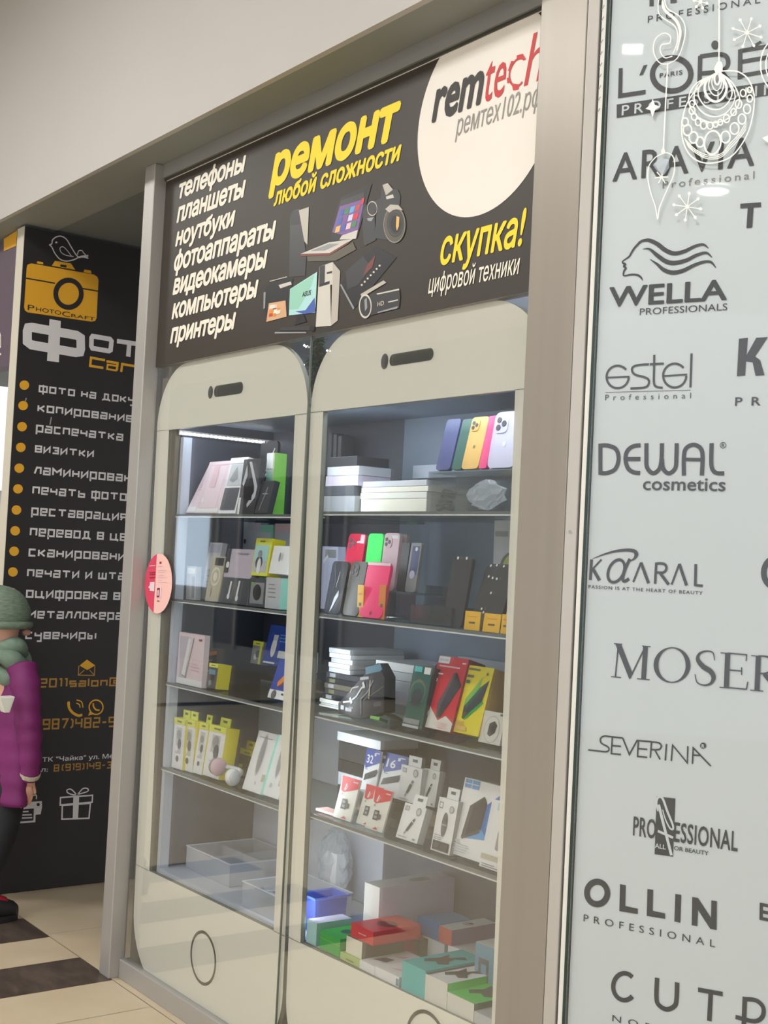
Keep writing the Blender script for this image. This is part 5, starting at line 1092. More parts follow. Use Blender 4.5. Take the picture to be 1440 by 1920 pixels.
# -- right cabinet, second shelf
z = RZ[1] + TS
carton('accessory_box', 'pale lilac box at the left end of the second right shelf', 'box', *Q(R2, (105, 640), (205, 640), (118, 290)), z, .03, 'lilac', y=.3, art=lambda F: (F.r(.2, .82, .9, .95, 'grey'), F.line([(.1, .75), (.4, .85)], .1, 'white')))
ri = MB(); xa, xb = solve_x(641, 1100, .2, z), solve_x(775, 1100, .2, z)
ri.box(xa, .2, z, xb, .205, z + .072, 'acrylic'); ri.box(xa, .2, z + .072, xb, .30, z + .076, 'acrylic')
tag(ri.build('phone_stand'), 'clear acrylic step behind the pink phone case on the second right shelf', 'stand')
zr = z + .077
for lb, mt, BL, BR_, TL, ar in (('crimson phone case in a clear sleeve at the back of the second right shelf', 'crimson', (236, 500), (345, 500), (292, 212), lambda F: (F.line([(.1, .82), (.9, .86)], .05, 'white'), F.r(.72, .82, .95, .98, 'rose'), F.r(.1, 0, .9, .3, 'rose'))),
    ('bright green phone case at the back of the second right shelf', 'neon', (372, 500), (468, 500), (418, 210), None), ('clear pinkish phone case beside the green case', 'rose', (478, 520), (575, 520), (522, 206), lambda F: (F.e(.2, .88, .06, 'char'), F.e(.2, .8, .06, 'char'), F.r(.45, .9, .9, .96, 'white'))),
    ('plain pink phone case behind the clear pinkish case', 'palepink', (560, 525), (612, 525), (612, 216), None), ('narrow black phone case, back row of the second right shelf', 'char', (590, 526), (640, 526), (632, 272), None),
    ('grey mirrored phone case at the right of the back row', 'grey', (645, 530), (712, 530), (692, 270), lambda F: (F.r(.2, .35, .9, .93, 'navy'), F.e(.5, .35, .25, 'lilac'), F.e(.6, .87, .12, 'white')))):
    phone(lb, *Q(R2, BL, BR_, TL), zr, mt, y=.215 if 'plain pink' not in lb else .235, t=.010, art=ar, bump=mt in ('crimson', 'rose'), lens='dgrey')
phone('black marbled phone case, leftmost in the front row', *Q(R2, (125, 695), (226, 700), (188, 388)), z, 'black', bump=False, art=lambda F: (F.p([(.35, .02), (.5, .12), (.75, .35), (.7, .45), (.5, .3), (.45, .2)], 'grey'), F.line([(.2, .9), (.4, .6), (.3, .4)], .02, 'dgrey'), F.line([(.6, .8), (.5, .5)], .02, 'grey')))
phone('dark olive phone case, second in the front row', *Q(R2, (245, 706), (342, 713), (312, 390)), z, 'dark_olive', art=lambda F: F.e(.55, .8, .05, 'olive'))
phone('hot pink phone case, third in the front row', *Q(R2, (350, 722), (496, 730), (415, 393)), z, 'hotpink', bump=False, art=lambda F: (F.e(.5, .08, .05, 'dred'), F.line([(.55, .15), (.6, .45)], .015, 'pink'), F.r(0, .94, 1, .99, 'palepink')))
def tagp(lb, BL, BR_, TL, y, mt='amber_tag'):
    return carton('price_tag', lb, 'price tag', BL, BR_, TL, z, .002, mt, y=y, bevel=0, art=lambda F: (F.r(.3, .35, .7, .45, 'brown'), F.r(.2, .7, .8, .74, 'orange')))
tagp('small yellow price tag behind the dark olive case', (669, 1116), (680, 1116), (671, 1097), .13); tagp('orange price tag at the right edge of the hot pink case', (708, 1122), (720, 1122), (712, 1097), .13, 'orange')
phone('tall black phone standing alone on the second right shelf', *Q(R2, (886, 702), (1010, 718), (962, 362)), z, 'char', bump=False, art=lambda F: (F.e(.25, .985, .05, 'white'), F.e(.7, .985, .05, 'white')), cat='phone', name='smartphone')
phone('large glossy black phone at the right with painted-on light reflections', *Q(R2, (1052, 722), (1240, 752), (1178, 412)), z, 'black', t=.012, bump=False, art=lambda F: [F.e(x, y, .03, 'white') for x, y in ((.15, .97), (.35, .98), (.6, .97), (.85, .96), (.2, .8), (.35, .78), (.5, .77), (.45, .55), (.3, .3), (.4, .25))], cat='phone', name='smartphone')  # white dots are lamp reflections painted onto the black face
tagp('yellow price tag in front of the large black phone', (869.5, 1167), (898, 1170), (873, 1145.6), .105); tagp('yellow price tag at the right of the large black phone', (904, 1172), (935, 1175), (909, 1150), .105); tagp('yellow price tag cut off by the right board edge on the second right shelf', (938, 1176), (952, 1178), (942, 1152), .105)
ab = MB(); xa, xb = solve_x(768, 1165, .12, z), solve_x(845, 1165, .12, z)
for a in ((xa, .12, xb, .123), (xa, .20, xb, .203), (xa, .12, xa + .003, .203), (xb - .003, .12, xb, .203)): ab.box(a[0], a[1], z, a[2], a[3], z + .05, 'acrylic')
tag(ab.build('phone_stand'), 'low empty clear acrylic box in the middle of the second right shelf', 'stand')
ab = MB(); xa, xb = solve_x(790, 1140, .26, z), solve_x(838, 1140, .26, z); ab.prism([(xa, .26, z), (xa, .27, z + .10), (xa, .274, z + .10), (xa, .264, z)], (xb - xa, 0, 0), 'acrylic'); ab.box(xa, .26, z, xb, .33, z + .004, 'acrylic')
tag(ab.build('phone_stand'), 'empty leaning clear acrylic stand behind the low acrylic box', 'stand')
carton('headphone_box', 'pale box with an olive ear cup at the right end of the second right shelf', 'box', (921, 1085), (975, 1085), (922, 976), z, .05, 'lgrey', y=.3, art=lambda F: (F.e(.62, .5, .42, 'olive', .52), F.e(.66, .52, .34, 'palegreen', .42), F.r(.05, .85, .5, .9, 'grey')))
# -- right cabinet, third shelf
z = RZ[2] + TS
zz = pile('flat_box', ['pale flat box at the foot of the tall left pile on the third right shelf', 'second pale flat box of the tall left pile on the third right shelf', 'third pale flat box of the tall left pile on the third right shelf'], 'box', 600, 662, [1352, 1338, 1324, 1308], ['cream', 'lgrey', 'cream'], z, .2, .16, 'flat boxes at the foot of the tall left pile', .01)
m0 = [('black', 'lowest black wrapped pack'), ('char', 'second black wrapped pack'), ('brown', 'third brownish wrapped pack'), ('black', 'fourth black wrapped pack'), ('char', 'topmost black wrapped pack')]
x0 = solve_x(606, 1300, .2, zz); x1 = solve_x(694, 1300, .2, zz)
for i, (mt, lb) in enumerate(m0):
    h = .0165; j = random.uniform(-.01, .01); m = MB().box(x0 + j, .2, zz, x1 + j, .36, zz + h - .001, mt); m.box(x0 + j + .02, .199, zz + .002, x0 + j + .05, .2, zz + h - .003, 'olive' if i % 2 else 'grey')
    tag(m.build('wrapped_pack', bevel=.003), lb + ' in the tall left pile on the third right shelf', 'pack', 'black wrapped packs in the tall left pile'); zz += h
for i in range(5):
    j = random.uniform(-.012, .012); h = .0145
    tag(MB().box(x0 + .02 + j, .2, zz + .0004, x0 + .02 + .11 + j, .4, zz + h - .0006, ['lgrey', 'offwhite', 'lgrey', 'white', 'lgrey'][i]).build('flat_box', bevel=.001), ['lowest', 'second', 'third', 'fourth', 'topmost'][i] + ' white flat box above the black packs of the tall left pile', 'box', 'white flat boxes on top of the tall left pile'); zz += h
pile('flat_box', ['grey flat box at the bottom of the middle stack on the third right shelf', 'second flat box of the middle stack on the third right shelf', 'third pinkish flat box of the middle stack on the third right shelf', 'fourth flat box of the middle stack on the third right shelf', 'fifth flat box of the middle stack on the third right shelf', 'white flat box on top of the middle stack on the third right shelf'], 'box', 702, 778, [1350, 1330, 1312, 1290, 1268, 1252, 1236], ['lgrey', 'grey', 'mauve', 'lgrey', 'lgrey', 'white'], z, .25, .16, 'flat boxes in the middle stack on the third right shelf', .008)
# angular black cable pack
FB = Frame((0, .14, 0), (1, 0, 0), (0, -1, 0)); q = [FB.px(*p) for p in R3([(250, 585), (252, 655), (400, 690), (545, 650), (548, 420), (500, 330), (440, 380)])]
zmin = min(p[1] for p in q); q = [(p[0], p[1] - zmin + z + .001) for p in q]; cxm = sum(p[0] for p in q) / 7
cb = tag(empty('cable_pack', (cxm, .15, z)), 'angular black cable pack in clear film on the third right shelf', 'pack')
m = MB(); m.prism([FB.w(*p) for p in q], (0, .04, 0), 'black'); m.build('card_box', cb, bevel=.002)
m = MB(); dz = z + .001 - zmin
def RR(pts, w, mt, d=.0012): m.rib(FB, [(a, b + dz) for a, b in (FB.px(*p) for p in R3(pts))], w, mt, d, px=False)
RR([(285, 580), (330, 575), (370, 545), (400, 495), (425, 470)], .005, 'white'); RR([(270, 612), (290, 616)], .012, 'lgrey'); RR([(300, 625), (340, 632)], .010, 'lgrey'); RR([(320, 615), (350, 618)], .006, 'grey'); RR([(395, 430), (450, 425)], .008, 'lgrey'); RR([(330, 520), (345, 490), (385, 480)], .004, 'beige')
RR([(400, 660), (400, 560), (440, 520), (480, 440)], .004, 'grey'); RR([(450, 560), (455, 500), (460, 440)], .005, 'beige'); RR([(430, 380), (520, 360), (530, 350)], .02, 'bteal'); RR([(415, 570), (520, 500), (545, 480)], .003, 'olive'); RR([(330, 575), (342, 565)], .018, 'white', .0016); RR([(412, 475), (424, 468)], .017, 'white', .0016); RR([(480, 600), (530, 590)], .012, 'dgrey')
m.build('film_and_cables', cb)
carton('small_box', 'small bright green box in front of the black cable pack', 'box', *Q(R3, (456, 684), (515, 692), (462, 646)), z, .03, 'leaf', side='dgreen', y=.13)
carton('small_box', 'small olive box beside the small green box', 'box', *Q(R3, (555, 680), (610, 680), (562, 636)), z, .03, 'olive', y=.2)
carton('gadget_box', 'dark green box with arched pattern beside the red power bank box', 'box', *Q(R3, (668, 712), (788, 726), (742, 320)), z, .05, 'dgreen', side='black', art=lambda F: (F.e(.45, .58, .42, 'olive'), F.e(.45, .56, .36, 'dgreen'), F.e(.45, .5, .28, 'char'), F.r(.2, .35, .7, .52, 'char'), F.r(.1, .9, .5, .99, 'teal'), F.r(.62, .88, .95, .99, 'white'), F.r(0, .06, .85, .14, 'grey'), F.r(0, 0, .85, .04, 'lgrey')))
def redart(F):
    F.p([(0, 0), (1, 0), (1, .12), (.72, .2), (.5, .12), (.12, .3), (0, .26)], 'offwhite'); F.r(.02, .9, .4, .995, 'white'); F.r(.06, .93, .36, .96, 'lilac'); F.p([(.42, .16), (.55, .16), (.98, .64), (.72, .8), (.64, .78), (.36, .34)], 'char'); F.p([(.42, .16), (.36, .34), (.64, .78), (.72, .8), (.50, .36)], 'dgrey'); F.p([(.72, .8), (.98, .64), (.95, .58), (.70, .74)], 'black'); F.r(.1, .85, .8, .87, 'rose'); F.r(.12, .74, .3, .76, 'white'); F.e(.12, .66, .05, 'white'); F.r(.85, .92, .97, .94, 'white')
    lines(F, .55, .9, (.03, .06, .09), 'coral', .012); F.e(.12, .2, .06, 'lgrey')
carton('power_bank_box', 'red box picturing a dark power bank on the third right shelf', 'box', *Q(R3, (785, 732), (972, 762), (905, 276)), z, .06, 'red', 'red', 'dred', 'red', art=redart)
def yelart(F):
    F.p([(.2, .22), (.3, .2), (.86, .58), (.93, .82), (.55, .66), (.18, .42)], 'dgreen'); F.p([(.18, .38), (.62, .68), (.66, .86), (.55, .78), (.18, .5)], 'leaf'); F.p([(.28, .2), (.36, .2), (.92, .48), (.80, .52)], 'green'); F.p([(.26, .22), (.84, .5), (.92, .8), (.84, .78), (.3, .34)], 'char'); F.p([(.26, .22), (.3, .34), (.24, .42), (.2, .3)], 'black')
    F.r(.05, .93, .5, .96, 'olive'); F.r(.05, .82, .3, .86, 'olive'); F.r(.06, .73, .2, .78, 'dgreen'); F.e(.82, .9, .04, 'olive'); F.r(.05, .04, .5, .1, 'gold'); lines(F, .05, .5, (.12, .15), 'gold', .02)
carton('power_bank_box', 'yellow box picturing a black and green power bank', 'box', *Q(R3, (990, 772), (1150, 806), (1096, 344)), z, .07, 'yellow', 'yellow', 'gold', 'lime', art=yelart)
carton('watch_box', 'white box picturing a black wrist watch at the right of the third right shelf', 'box', *Q(R3, (1152, 806), (1290, 832), (1192, 604)), z, .03, 'offwhite', art=lambda F: (F.e(.52, .45, .36, 'beige', .42), F.e(.52, .45, .33, 'offwhite', .39), F.p([(.36, .28), (.5, .22), (.7, .36), (.75, .6), (.6, .72), (.38, .62)], 'char'), F.p([(.42, .4), (.6, .38), (.66, .56), (.48, .58)], 'black'), F.r(.8, .9, .95, .97, 'olive')))
m = MB(); hc = on(845, 1262, (0, 1, 0), .30); rr_ = .075
hb = tag(empty('headphones', (hc.x, .30, z)), 'black headphones standing behind the red and yellow boxes', 'headphones')
m.tube([(hc.x + rr_ * math.cos(a), .30, hc.z - .05 + rr_ * 1.1 * math.sin(a)) for a in [math.pi * k / 16 for k in range(17)]], .012, 'black'); m.build('headband', hb, smooth=True)
for s_ in (-1, 1): k = MB(); k.ell((hc.x + s_ * rr_, .30, hc.z - .085), (.025, .035, .045), 'char'); k.tube([(hc.x + s_ * rr_, .30, z), (hc.x + s_ * rr_, .30, hc.z - .1)], .006, 'char'); k.build('ear_cup', hb, smooth=True)
m = MB(); bp = on(930, 1268, (0, 1, 0), .36); m.ell((bp.x, .36, z + (bp.z - z) * .5), (.05, .05, (bp.z - z) * .5), 'bteal'); tag(m.build('speaker', smooth=True), 'grey blue rounded speaker behind the yellow box', 'speaker')
# -- right cabinet, fourth shelf
z = RZ[3] + TS
pile('gadget_box', ['black box at the bottom of the left pile on the fourth right shelf', 'white box second in the left pile on the fourth right shelf', 'low black gadget with a light, third in the left pile on the fourth right shelf', 'large black box fourth in the left pile on the fourth right shelf', 'white box on top of the left pile on the fourth right shelf'], 'box', 628, 706, [1500, 1468, 1444, 1420, 1386, 1369], ['char', 'lgrey', 'black', 'char', 'white'], z, .26, .14, 'boxes in the left pile on the fourth right shelf', .012)
rs = MB(); xa, xb = solve_x(668, 1500, .19, z), 2.0
rs.box(xa, .19, z, xb, .193, z + .07, 'acrylic'); rs.box(xa, .19, z + .07, xb, .25, z + .074, 'acrylic')
tag(rs.build('riser_stand'), 'clear acrylic step along the fourth right shelf', 'stand')
zr = z + .075
def usb(num):
    def f(F):
        F.p([(0, .93), (0, .62), (.1, .52), (1, .72), (1, 1), (0, 1)], 'blue'); F.t(num, .12, .55, .66, .86, 'white', bold=.02); F.r(.6, .86, .72, .93, 'white'); F.p([(.1, .22), (.85, .38), (.98, .5), (.9, .56), (.15, .38)], 'black'); F.p([(.1, .22), (.15, .38), (.2, .38), (.15, .24)], 'dgrey'); F.r(.1, .5, .3, .52, 'grey'); F.r(.7, .92, .95, .95, 'lilac')
    return f
carton('memory_stick_pack', 'white and blue memory stick pack at the left end of the clear step', 'pack', *Q(R4, (400, 400), (492, 405), (440, 150)), zr, .006, 'white', art=usb('32'), y=.2, bevel=.001)
carton('memory_stick_pack', 'plain white memory stick pack between the two blue-topped packs', 'pack', *Q(R4, (492, 420), (560, 420), (532, 195)), zr, .006, 'white', art=lambda F: (F.r(.2, .8, .7, .92, 'char'), F.e(.4, .4, .12, 'grey', .35)), y=.212, bevel=.001)
carton('memory_stick_pack', 'white and blue memory stick pack right of the plain white pack on the clear step', 'pack', *Q(R4, (500, 425), (632, 445), (570, 178)), zr, .006, 'white', art=usb('16'), y=.2, bevel=.001)
def adap(F): F.r(.08, .8, .28, .93, 'grey'), F.r(.11, .82, .25, .91, 'lgrey'), F.e(.72, .84, .12, 'grey'), F.e(.72, .84, .08, 'lgrey'), F.p([(.36, .26), (.46, .24), (.62, .5), (.52, .54)], 'char'), F.p([(.30, .16), (.36, .15), (.43, .25), (.37, .27)], 'grey'), F.line([(.58, .55), (.66, .62)], .07, 'dgrey'), F.r(.1, .06, .5, .08, 'grey'), F.r(.78, .05, .9, .1, 'grey')
carton('adapter_box', 'white adapter box with hang tab on the clear step, left of two', 'box', *Q(R4, (636, 475), (770, 500), (662, 255)), zr, .02, 'white', 'white', 'lgrey', 'white', art=adap, y=.2, tabs='white')
carton('adapter_box', 'white adapter box with hang tab on the clear step, right of two', 'box', *Q(R4, (772, 470), (872, 492), (808, 282)), zr, .02, 'white', 'white', 'lgrey', 'white', art=adap, y=.215, tabs='white')
carton('adapter_box', 'white adapter box at the front of the fourth right shelf', 'box', *Q(R4, (622, 758), (758, 788), (686, 512)), z, .022, 'white', 'white', 'lgrey', 'white', art=adap, tabs='white')
def card(F): F.p([(.0, 1), (1, 1), (1, .78), (.25, .62), (.1, .66)], 'red'); F.line([(.28, .68), (.34, .84)], .05, 'white'); F.line([(.34, .68), (.42, .8)], .04, 'rose'); F.r(.68, .9, .95, .93, 'rose'); F.r(.3, .24, .58, .48, 'char'); F.r(.36, .28, .52, .34, 'grey'); F.r(.36, .38, .52, .44, 'grey'); F.r(.58, .28, .72, .4, 'dgrey'); F.p([(.45, .03), (.75, .03), (.62, .09)], 'red'); F.e(.25, .58, .04, 'grey')
for lb, BL, BR_, TL in (('red and white memory card pack, leftmost in the front row', (220, 606), (332, 632), (286, 326)), ('red and white memory card pack, half hidden second in the front row', (368, 645), (470, 668), (438, 380)), ('red and white memory card pack, third in the front row', (425, 668), (535, 714), (496, 402))):
    carton('memory_card_pack', lb, 'pack', *Q(R4, BL, BR_, TL), z, .005, 'offwhite', art=card, bevel=.0008, y={'l': .115, 'h': .125, 't': .113}[lb.split('pack, ')[1][0]], group='red and white memory card packs')
tag(MB().box(solve_x(592, 1530, .12, z), .12, z + .001, solve_x(632, 1530, .12, z), .16, z + .008, 'coral').build('memory_card_pack', bevel=.001), 'pinkish pack lying flat at the left of the fourth right shelf', 'pack')
carton('flash_drive_box', 'white box picturing a grey flash drive on the fourth right shelf', 'box', *Q(R4, (846, 812), (968, 842), (906, 470)), z, .025, 'white', 'white', 'grey', 'lgrey', art=lambda F: (F.r(.08, .8, .28, .92, 'grey'), F.r(.12, .82, .24, .9, 'white'), F.e(.74, .82, .12, 'grey'), F.e(.74, .82, .09, 'lgrey'), F.e(.5, .52, .14, 'dgrey', .4), F.r(.37, .5, .63, .53, 'grey'), F.r(.08, .03, .92, .2, 'char'), F.r(.14, .07, .4, .16, 'dgrey'), F.r(.5, .06, .85, .17, 'dgrey'), lines(F, .1, .6, (.23, .26, .3), 'grey', .012)), tabs='white')
def bank(F):
    F.p([(.55, .64), (1, .9), (1, .3), (.3, .24)], 'dsky'); F.p([(.6, .45), (.85, .3), (.75, .28), (.3, .24)], 'sky'); F.p([(.20, .24), (.62, .40), (.66, .78), (.6, .82), (.28, .66)], 'char'); F.p([(.62, .40), (.66, .78), (.70, .74), (.66, .38)], 'black'); F.p([(.2, .24), (.24, .22), (.66, .36), (.62, .40)], 'dgrey'); F.r(.05, .88, .42, .99, 'sky'); F.line([(.235, .88), (.235, .99)], .015, 'white'); F.line([(.05, .935), (.42, .935)], .015, 'white')
    for k in range(5): F.e(.80 + k * .006, .44 + k * .06, .03, 'sky'); F.e(.80 + k * .006, .44 + k * .06, .018, 'dsky')
    F.r(.1, .17, .2, .2, 'lgrey'); lines(F, .08, .5, (.05, .08, .11, .14), 'lgrey', .012)
carton('power_bank_box', 'large white and blue box picturing a dark power bank', 'box', *Q(R4, (972, 842), (1215, 900), (1070, 356)), z, .04, 'white', art=bank)
carton('adapter_box', 'white box with a grey gadget in front of the large white and blue box', 'box', *Q(R4, (1158, 886), (1310, 918), (1246, 486)), z, .02, 'white', art=lambda F: (F.p([(.5, .3), (.62, .28), (.8, .42), (.82, .62), (.78, .72), (.6, .7), (.5, .55)], 'grey'), F.r(.0, .12, 1, .2, 'beige'), lines(F, .1, .9, (.02, .05), 'grey', .015), F.r(.3, .86, .7, .97, 'cyan')), y=.105)
# -- right cabinet floor
z = FZ + .0005
def fbox(name, label, cat, BL, BR_, TL, y, t, body, front=None, side=None, top=None, art=None, topart=None, zz=None, bevel=.002, group=None):
    M, w, h = pose(BL, BR_, TL, zz if zz else z, y, .44, 0); M = Matrix.Translation(M.to_translation())
    m = MB().box(0, 0, 0, w, t, h, body, front, side, top)
    if art: art(Face(m, w, h))
    if topart: F = Face(m, w, t); F.fr = Frame((0, 0, h), (1, 0, 0), (0, 0, 1)); F.fr.uz = Vector((0, 1, 0)); topart(F)
    o = tag(m.build(name, None, M), label, cat, group); o['_h'] = h; return o
T5 = lambda *p: Q(R5, *p)
def drone(F): F.p([(.15, .3), (.35, .22), (.5, .35), (.75, .3), (.9, .42), (.7, .5), (.62, .62), (.85, .75), (.6, .8), (.45, .6), (.2, .7), (.3, .5)], 'char')
o1 = fbox('gadget_box', 'pale lime box at the front left of the right cabinet floor, under the cream box', 'box', *T5((368, 700), (482, 742), (370, 640)), .072, .13, 'palegreen', art=lambda F: F.r(.3, .3, .7, .45, 'olive'))
fbox('gadget_box', 'bright green box at the left of the right cabinet floor', 'box', *T5((246, 640), (364, 688), (246, 515)), .075, .12, 'green', top='green', art=lambda F: F.line([(0, .62), (1, .62)], .02, 'leaf'), topart=lambda F: F.e(.5, .5, .2, 'dgreen'))
o2 = fbox('gadget_box', 'cream-ended brown box on the lime box', 'box', *T5((402, 648), (494, 682), (402, 546)), .08, .14, 'brown', 'cream', 'brown', 'brown', zz=z + o1['_h'] + .001)
m = MB()
fbox('gadget_box', 'brick red box behind the cream-ended box', 'box', (712, 1790), (752, 1800), (712, 1742), .225, .12, 'brick', side='brick')
fbox('gadget_box', 'rounded red box lying on top of the cream-ended box', 'box', *T5((430, 560), (560, 590), (432, 470)), .085, .16, 'red', zz=z + o1['_h'] + o2['_h'] + .002, topart=lambda F: (F.e(.55, .5, .28, 'brown'), F.e(.55, .5, .2, 'dred')), art=lambda F: F.r(.35, .45, .7, .52, 'rose'), bevel=.008)
for i, (vt, lb) in enumerate(((1714, 'nearest pale clamshell case at the left of the right cabinet floor'), (1708, 'farther pale clamshell case at the left of the right cabinet floor'))):
    o = fbox('clamshell_case', lb, 'case', (574 + i * 4, 1775), (592 + i * 30, 1780), (575, 1724 - i * 2), .075 + i * .135, .12 + i * .05, 'cyan' if i == 0 else 'lgrey', side='mint', top='lilac')
fbox('gadget_box', 'small white box with dark print, front of the right cabinet floor', 'box', *T5((482, 742), (570, 780), (484, 688)), .072, .16, 'white', topart=lambda F: (F.p([(.2, .2), (.8, .3), (.7, .5), (.3, .45)], 'brown'), F.p([(.3, .6), (.8, .65), (.7, .8)], 'rose')))
fbox('gadget_box', 'low white box with a dark end beside the teal box', 'box', *T5((572, 782), (712, 842), (572, 726)), .072, .13, 'white', side='lgrey', art=lambda F: F.r(.88, .1, .99, .8, 'bteal'), topart=lambda F: (F.p([(.3, .2), (.9, .3), (.8, .5)], 'rose'), F.r(.1, .6, .6, .8, 'lilac')))
fbox('drone_box', 'teal box with a dark drone picture on top', 'box', *T5((726, 852), (862, 920), (726, 694)), .072, .20, 'teal', side='teal', topart=drone)
fbox('drone_box', 'white-fronted box with a green side and a dark picture on its white top', 'box', *T5((863, 922), (992, 986), (864, 772)), .072, .17, 'green', 'offwhite', 'vgreen', 'white', topart=lambda F: (F.r(0, 0, .12, 1, 'dgrey'), drone(F)))
fbox('drone_box', 'bright green-topped box with a dark propeller picture', 'box', *T5((994, 988), (1150, 1060), (1000, 876)), .072, .18, 'vgreen', 'offwhite', 'dgreen', 'vgreen', topart=drone)
fbox('gadget_box', 'pale grey box at the right front corner of the right cabinet floor', 'box', *T5((1152, 1062), (1290, 1120), (1152, 990)), .072, .15, 'lgrey')
fbox('gadget_box', 'dark olive box between the brick red box and the white box', 'box', (756, 1815), (785, 1825), (756, 1752), .27, .10, 'brown')
o3 = fbox('gadget_box', 'upright white box in the middle of the right cabinet floor', 'box', (785, 1812), (832, 1826), (785, 1752), .30, .12, 'white', side='lgrey')
fbox('gadget_box', 'bright blue box on the upright white box', 'box', (782, 1748), (820, 1756), (782, 1718), .30, .12, 'dsky', side='sky', top='sky', zz=z + o3['_h'] + .001)
o4 = fbox('gadget_box', 'white box under the purple box', 'box', (838, 1830), (893, 1850), (838, 1772), .28, .16, 'white')
fbox('gadget_box', 'purple box with a red end and a white top lid', 'box', (822, 1762), (846, 1772), (820, 1736), .275, .16, 'purple', 'brick', 'purple', 'white', zz=z + o4['_h'] + .001, topart=lambda F: (F.e(.5, .5, .3, 'lgrey'), F.e(.55, .55, .12, 'dgrey')))
fbox('gadget_box', 'blue grey box with a camera picture and white top at the right of the floor', 'box', *T5((1150, 770), (1300, 830), (1142, 586)), .20, .12, 'bteal', top='white', art=lambda F: (F.r(.15, .35, .55, .75, 'dgrey'), F.r(.25, .45, .45, .65, 'bteal')), topart=lambda F: (F.e(.6, .5, .2, 'dgrey'), F.e(.3, .6, .1, 'grey')))
fbox('router_box', 'big white and blue box standing at the back of the right cabinet floor', 'box', (678, 1742), (706, 1750), (679, 1655), .18, .27, 'lilac', 'white', 'lilac', 'lgrey', topart=lambda F: F.e(.6, .6, .25, 'grey', .5))
# crumpled clear bag
m = MB(); bc = on(625, 1668, (0, 1, 0), .395)
rings = []
for j in range(15):
    a = math.pi * (j + .1) / 14.2 - math.pi / 2
    rings.append([Vector((bc.x + .075 * math.cos(a) * math.cos(t) * random.uniform(.72, 1.15), .395 + .045 * math.cos(a) * math.sin(t) * random.uniform(.8, 1.1), z + .118 + .113 * math.sin(a) * random.uniform(.94, 1))) for t in [2 * math.pi * k / 22 for k in range(22)]])
m.loft(rings, 'clear_film'); bg_ = tag(m.build('plastic_bag'), 'crumpled clear plastic bag at the back left of the right cabinet floor', 'bag')
m = MB()
for k in range(5): m.tube([(bc.x - .035 + .07 * j / 12 + .008 * math.sin(j * 1.3 + k), .395 + .015 * math.sin(k + j), z + .03 + k * .026 + .012 * math.cos(j * .9 + k * 2)) for j in range(13)], .006, ['navy', 'lgrey', 'mauve', 'bteal', 'grey'][k], 6)
tag(m.build('cable_bundle', smooth=True), 'coiled cables inside the crumpled clear bag', 'cable')
for o in bpy.data.objects: clear_keys(o)

# ------------------------------------------------------------------ mall ceiling lamps
def ceiling_panel(x, y, sx, sy, label, power=None):
    o = tag(empty('ceiling_light', (x, y, 3.86)), label, 'lamp', 'ceiling lights of the mall corridor')
    m = MB(); t = .03
    for a in ((x - sx / 2 - t, y - sy / 2 - t, x + sx / 2 + t, y - sy / 2), (x - sx / 2 - t, y + sy / 2, x + sx / 2 + t, y + sy / 2 + t), (x - sx / 2 - t, y - sy / 2, x - sx / 2, y + sy / 2), (x + sx / 2, y - sy / 2, x + sx / 2 + t, y + sy / 2)): m.box(a[0], a[1], 3.87, a[2], a[3], 3.898, 'aluminium')
    m.build('frame', o); MB().box(x - sx / 2, y - sy / 2, 3.88, x + sx / 2, y + sy / 2, 3.896, 'lamp_white').build('diffuser', o)
    if power: lamp('ceiling_lamp', (x, y, 3.868), sx, sy, power, (1.0, 0.985, 0.965))
for i, x in enumerate((-3.0, 0.0, 3.0, 6.0)): ceiling_panel(x, -2.0, 1.2, 0.6, 'long ceiling light panel over the corridor', AREA_TOP)
for i, x in enumerate((-1.5, 1.5, 4.5)): ceiling_panel(x, -6.4, 1.2, 0.6, 'far ceiling light panel over the corridor', AREA_TOP)
def bounce(u, v, zc):
    p = on(u, v, NB, NB.dot(BR.o)); r = ray(u, v); r = r - 2 * NB * r.dot(NB); return p + r * ((zc - p.z) / r.z)
p = bounce(1185, 93, 3.87); ceiling_panel(p.x, p.y, .09, .13, 'small rectangular ceiling light reflected in the white window')
p = bounce(1336, 360, 3.87); o = tag(empty('ceiling_light', (p.x, p.y, 3.86)), 'round ceiling downlight reflected in the white window', 'lamp')
m = MB(); m.prism([(p.x + .095 * math.cos(k * .2618), p.y + .095 * math.sin(k * .2618), 3.875) for k in range(24)], (0, 0, .02), 'lamp_white'); m.build('diffuser', o)
m = MB(); m.tube([(p.x + .105 * math.cos(k * .2618), p.y + .105 * math.sin(k * .2618), 3.88) for k in range(24)], .012, 'white_trim', 6, closed=True); m.build('trim_ring', o)

# ------------------------------------------------------------------ child walking at the left edge
XCH = -0.84
def cp(u, v): q = on(u, v, (1, 0, 0), XCH); return q.y, q.z
ROOT = (XCH - 0.02, -0.06, 0.0)
child = tag(empty('person', ROOT), 'child in a purple jacket, sage green knit hat and scarf walking at the left edge', 'person')
cx = XCH - 0.06
ht = cp(8, 1098)[1]; ny_, nzz = cp(65, 1188); hy = ny_ - 0.115; hz = nzz + 0.035
